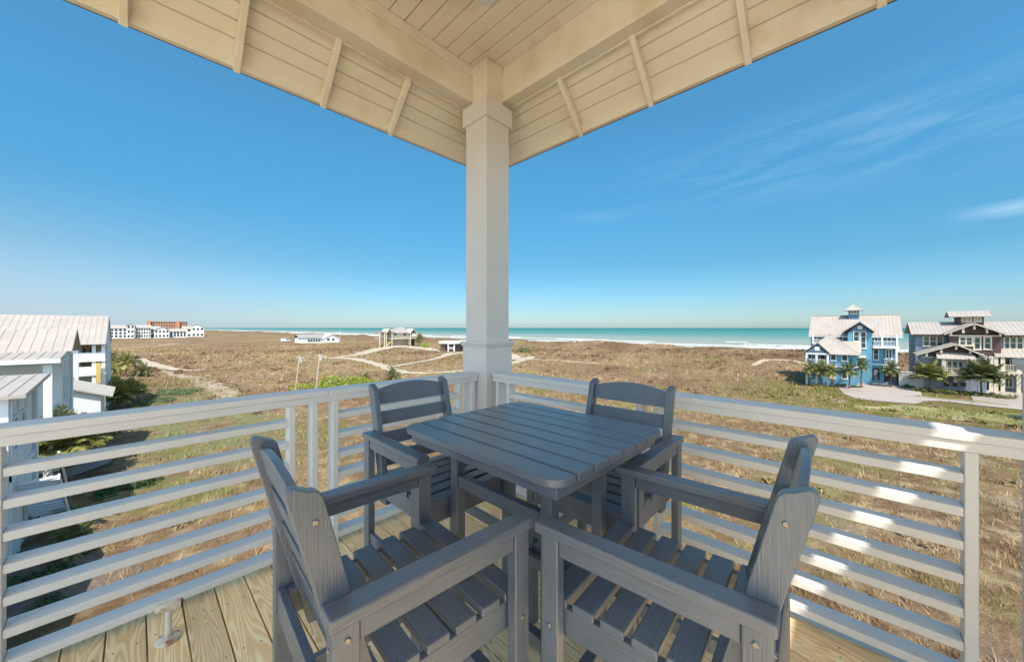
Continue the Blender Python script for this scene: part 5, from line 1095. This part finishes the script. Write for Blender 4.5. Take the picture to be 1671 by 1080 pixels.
def leaf_mass(n, sx, sy, sz, leaf, seed, lumps=9):
    r_ = np.random.default_rng(seed); c = r_.normal(0, .42, (lumps, 3)); c[:, 2] = np.abs(c[:, 2])*.8; rad = r_.uniform(.28, .55, lumps)
    w_ = r_.integers(0, lumps, n); d = r_.normal(0, 1, (n, 3)); d /= np.linalg.norm(d, axis=1)[:, None]
    p = c[w_]+d*(rad[w_]*r_.uniform(.55, 1.05, n))[:, None]; p[:, 2] = np.maximum(p[:, 2], .0); p *= np.array([sx, sy, sz])
    a = r_.normal(0, 1, (n, 3)); a /= np.linalg.norm(a, axis=1)[:, None]; b_ = np.cross(a, r_.normal(0, 1, (n, 3))); b_ /= np.linalg.norm(b_, axis=1)[:, None]
    s_ = leaf*r_.uniform(.6, 1.3, n)[:, None]; v = np.stack([p-a*s_, p+b_*s_*.45, p+a*s_, p-b_*s_*.45], 1).reshape(-1, 3)
    return v, np.repeat(r_.uniform(0, 1, n), 4)
def shrub(lab, px, pyb, sx, sy, sz, mat, n=2200, leaf=.09, seed=1, grp=None, rz=0, pos=None):
    g_ = pos or at(px, pyb, Z=0); v, tt = leaf_mass(n, sx, sy, sz, leaf, seed); k_ = len(v)//4
    o = np_mesh('shrub', v, np.arange(len(v)), np.arange(k_)*4, np.full(k_, 4), mat, None, tt); o.location = (g_.x, g_.y, h1(g_.x, g_.y)); o.rotation_euler.z = rz
    return tag(o, lab, 'shrub', grp)
shrub('long bright yellow-green shrub around the foot of the pale poles', 543, 641, 4.6, 1.9, 2.3, LEAFB, 9000, .13, 3, rz=TH-math.pi/2)
shrub('lower bright green shrub continuing right of the poles', 585, 628, 3.2, 1.5, 1.7, LEAFB, 4000, .12, 4, rz=TH-math.pi/2)
shrub('dark round bush on the dune right of the corner column', 854, 575, 3.2, 3.2, 2.4, LEAFD, 1500, .3, 5)
shrub('green bush beside the sand mound of the stilt house', 695, 567.5, 3.0, 2.6, 1.6, LEAFB, 1300, .25, 6)
palm('low yellow palm on the sunny lawn beside the white house with teal porch', 160, 722, .5, 1.1, LEAFY, 4, gL)
palm('small fan palm in the shaded bed, seen between the lower left slats', 120, 905, .6, .8, LEAFD, 2, gL)
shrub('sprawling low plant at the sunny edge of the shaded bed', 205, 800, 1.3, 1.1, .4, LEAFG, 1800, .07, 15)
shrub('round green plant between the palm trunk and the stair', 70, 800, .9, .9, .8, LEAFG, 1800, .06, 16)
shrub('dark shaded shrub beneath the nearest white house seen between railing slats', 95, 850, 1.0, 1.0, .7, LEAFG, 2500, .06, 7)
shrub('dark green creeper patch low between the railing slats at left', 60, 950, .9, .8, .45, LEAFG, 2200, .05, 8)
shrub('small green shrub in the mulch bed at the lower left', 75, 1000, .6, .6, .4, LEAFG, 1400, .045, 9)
shrub('pale green dune shrub right of the largest palm clump', 300, 640, 3.2, 2.6, .55, leafmat('grey_green_dune_plant', (.13, .17, .075), (.08, .12, .05)), 4200, .10, 10)
shrub('pale green dune shrub nearer the left railing', 265, 655, 2.4, 2.2, .5, bpy.data.materials['grey_green_dune_plant'], 3000, .09, 11)
for i in range(9):
    t_ = i/8; p = at(lerp(1500, 1645, t_), lerp(639.5, 651, t_), Z=0)
    shrub('low clipped shrub in the bed along the road before the brown house', 0, 0, .85, .85, .6, LEAFD, 420, .11, 20+i, 'hedge shrubs before the brown house', pos=p)
for i, (px, py, lab) in enumerate(((1333, 629.5, 'low dark shrub at the foot of the blue house wing, left'), (1372, 630, 'low dark shrub at the foot of the blue house wing, middle'), (1395, 632.5, 'reddish low shrub at the drive corner of the blue house'), (1478, 634, 'green shrub by the pale screen wall'))):
    shrub(lab, px, py, .8, .8, .55, LEAFD if i < 3 else LEAFG, 500, .1, 40+i)
palm('tall palm outside the right edge whose shadow falls on the lawn', 1820, 705, 4.6, 2.2, LEAFD, 3, None)
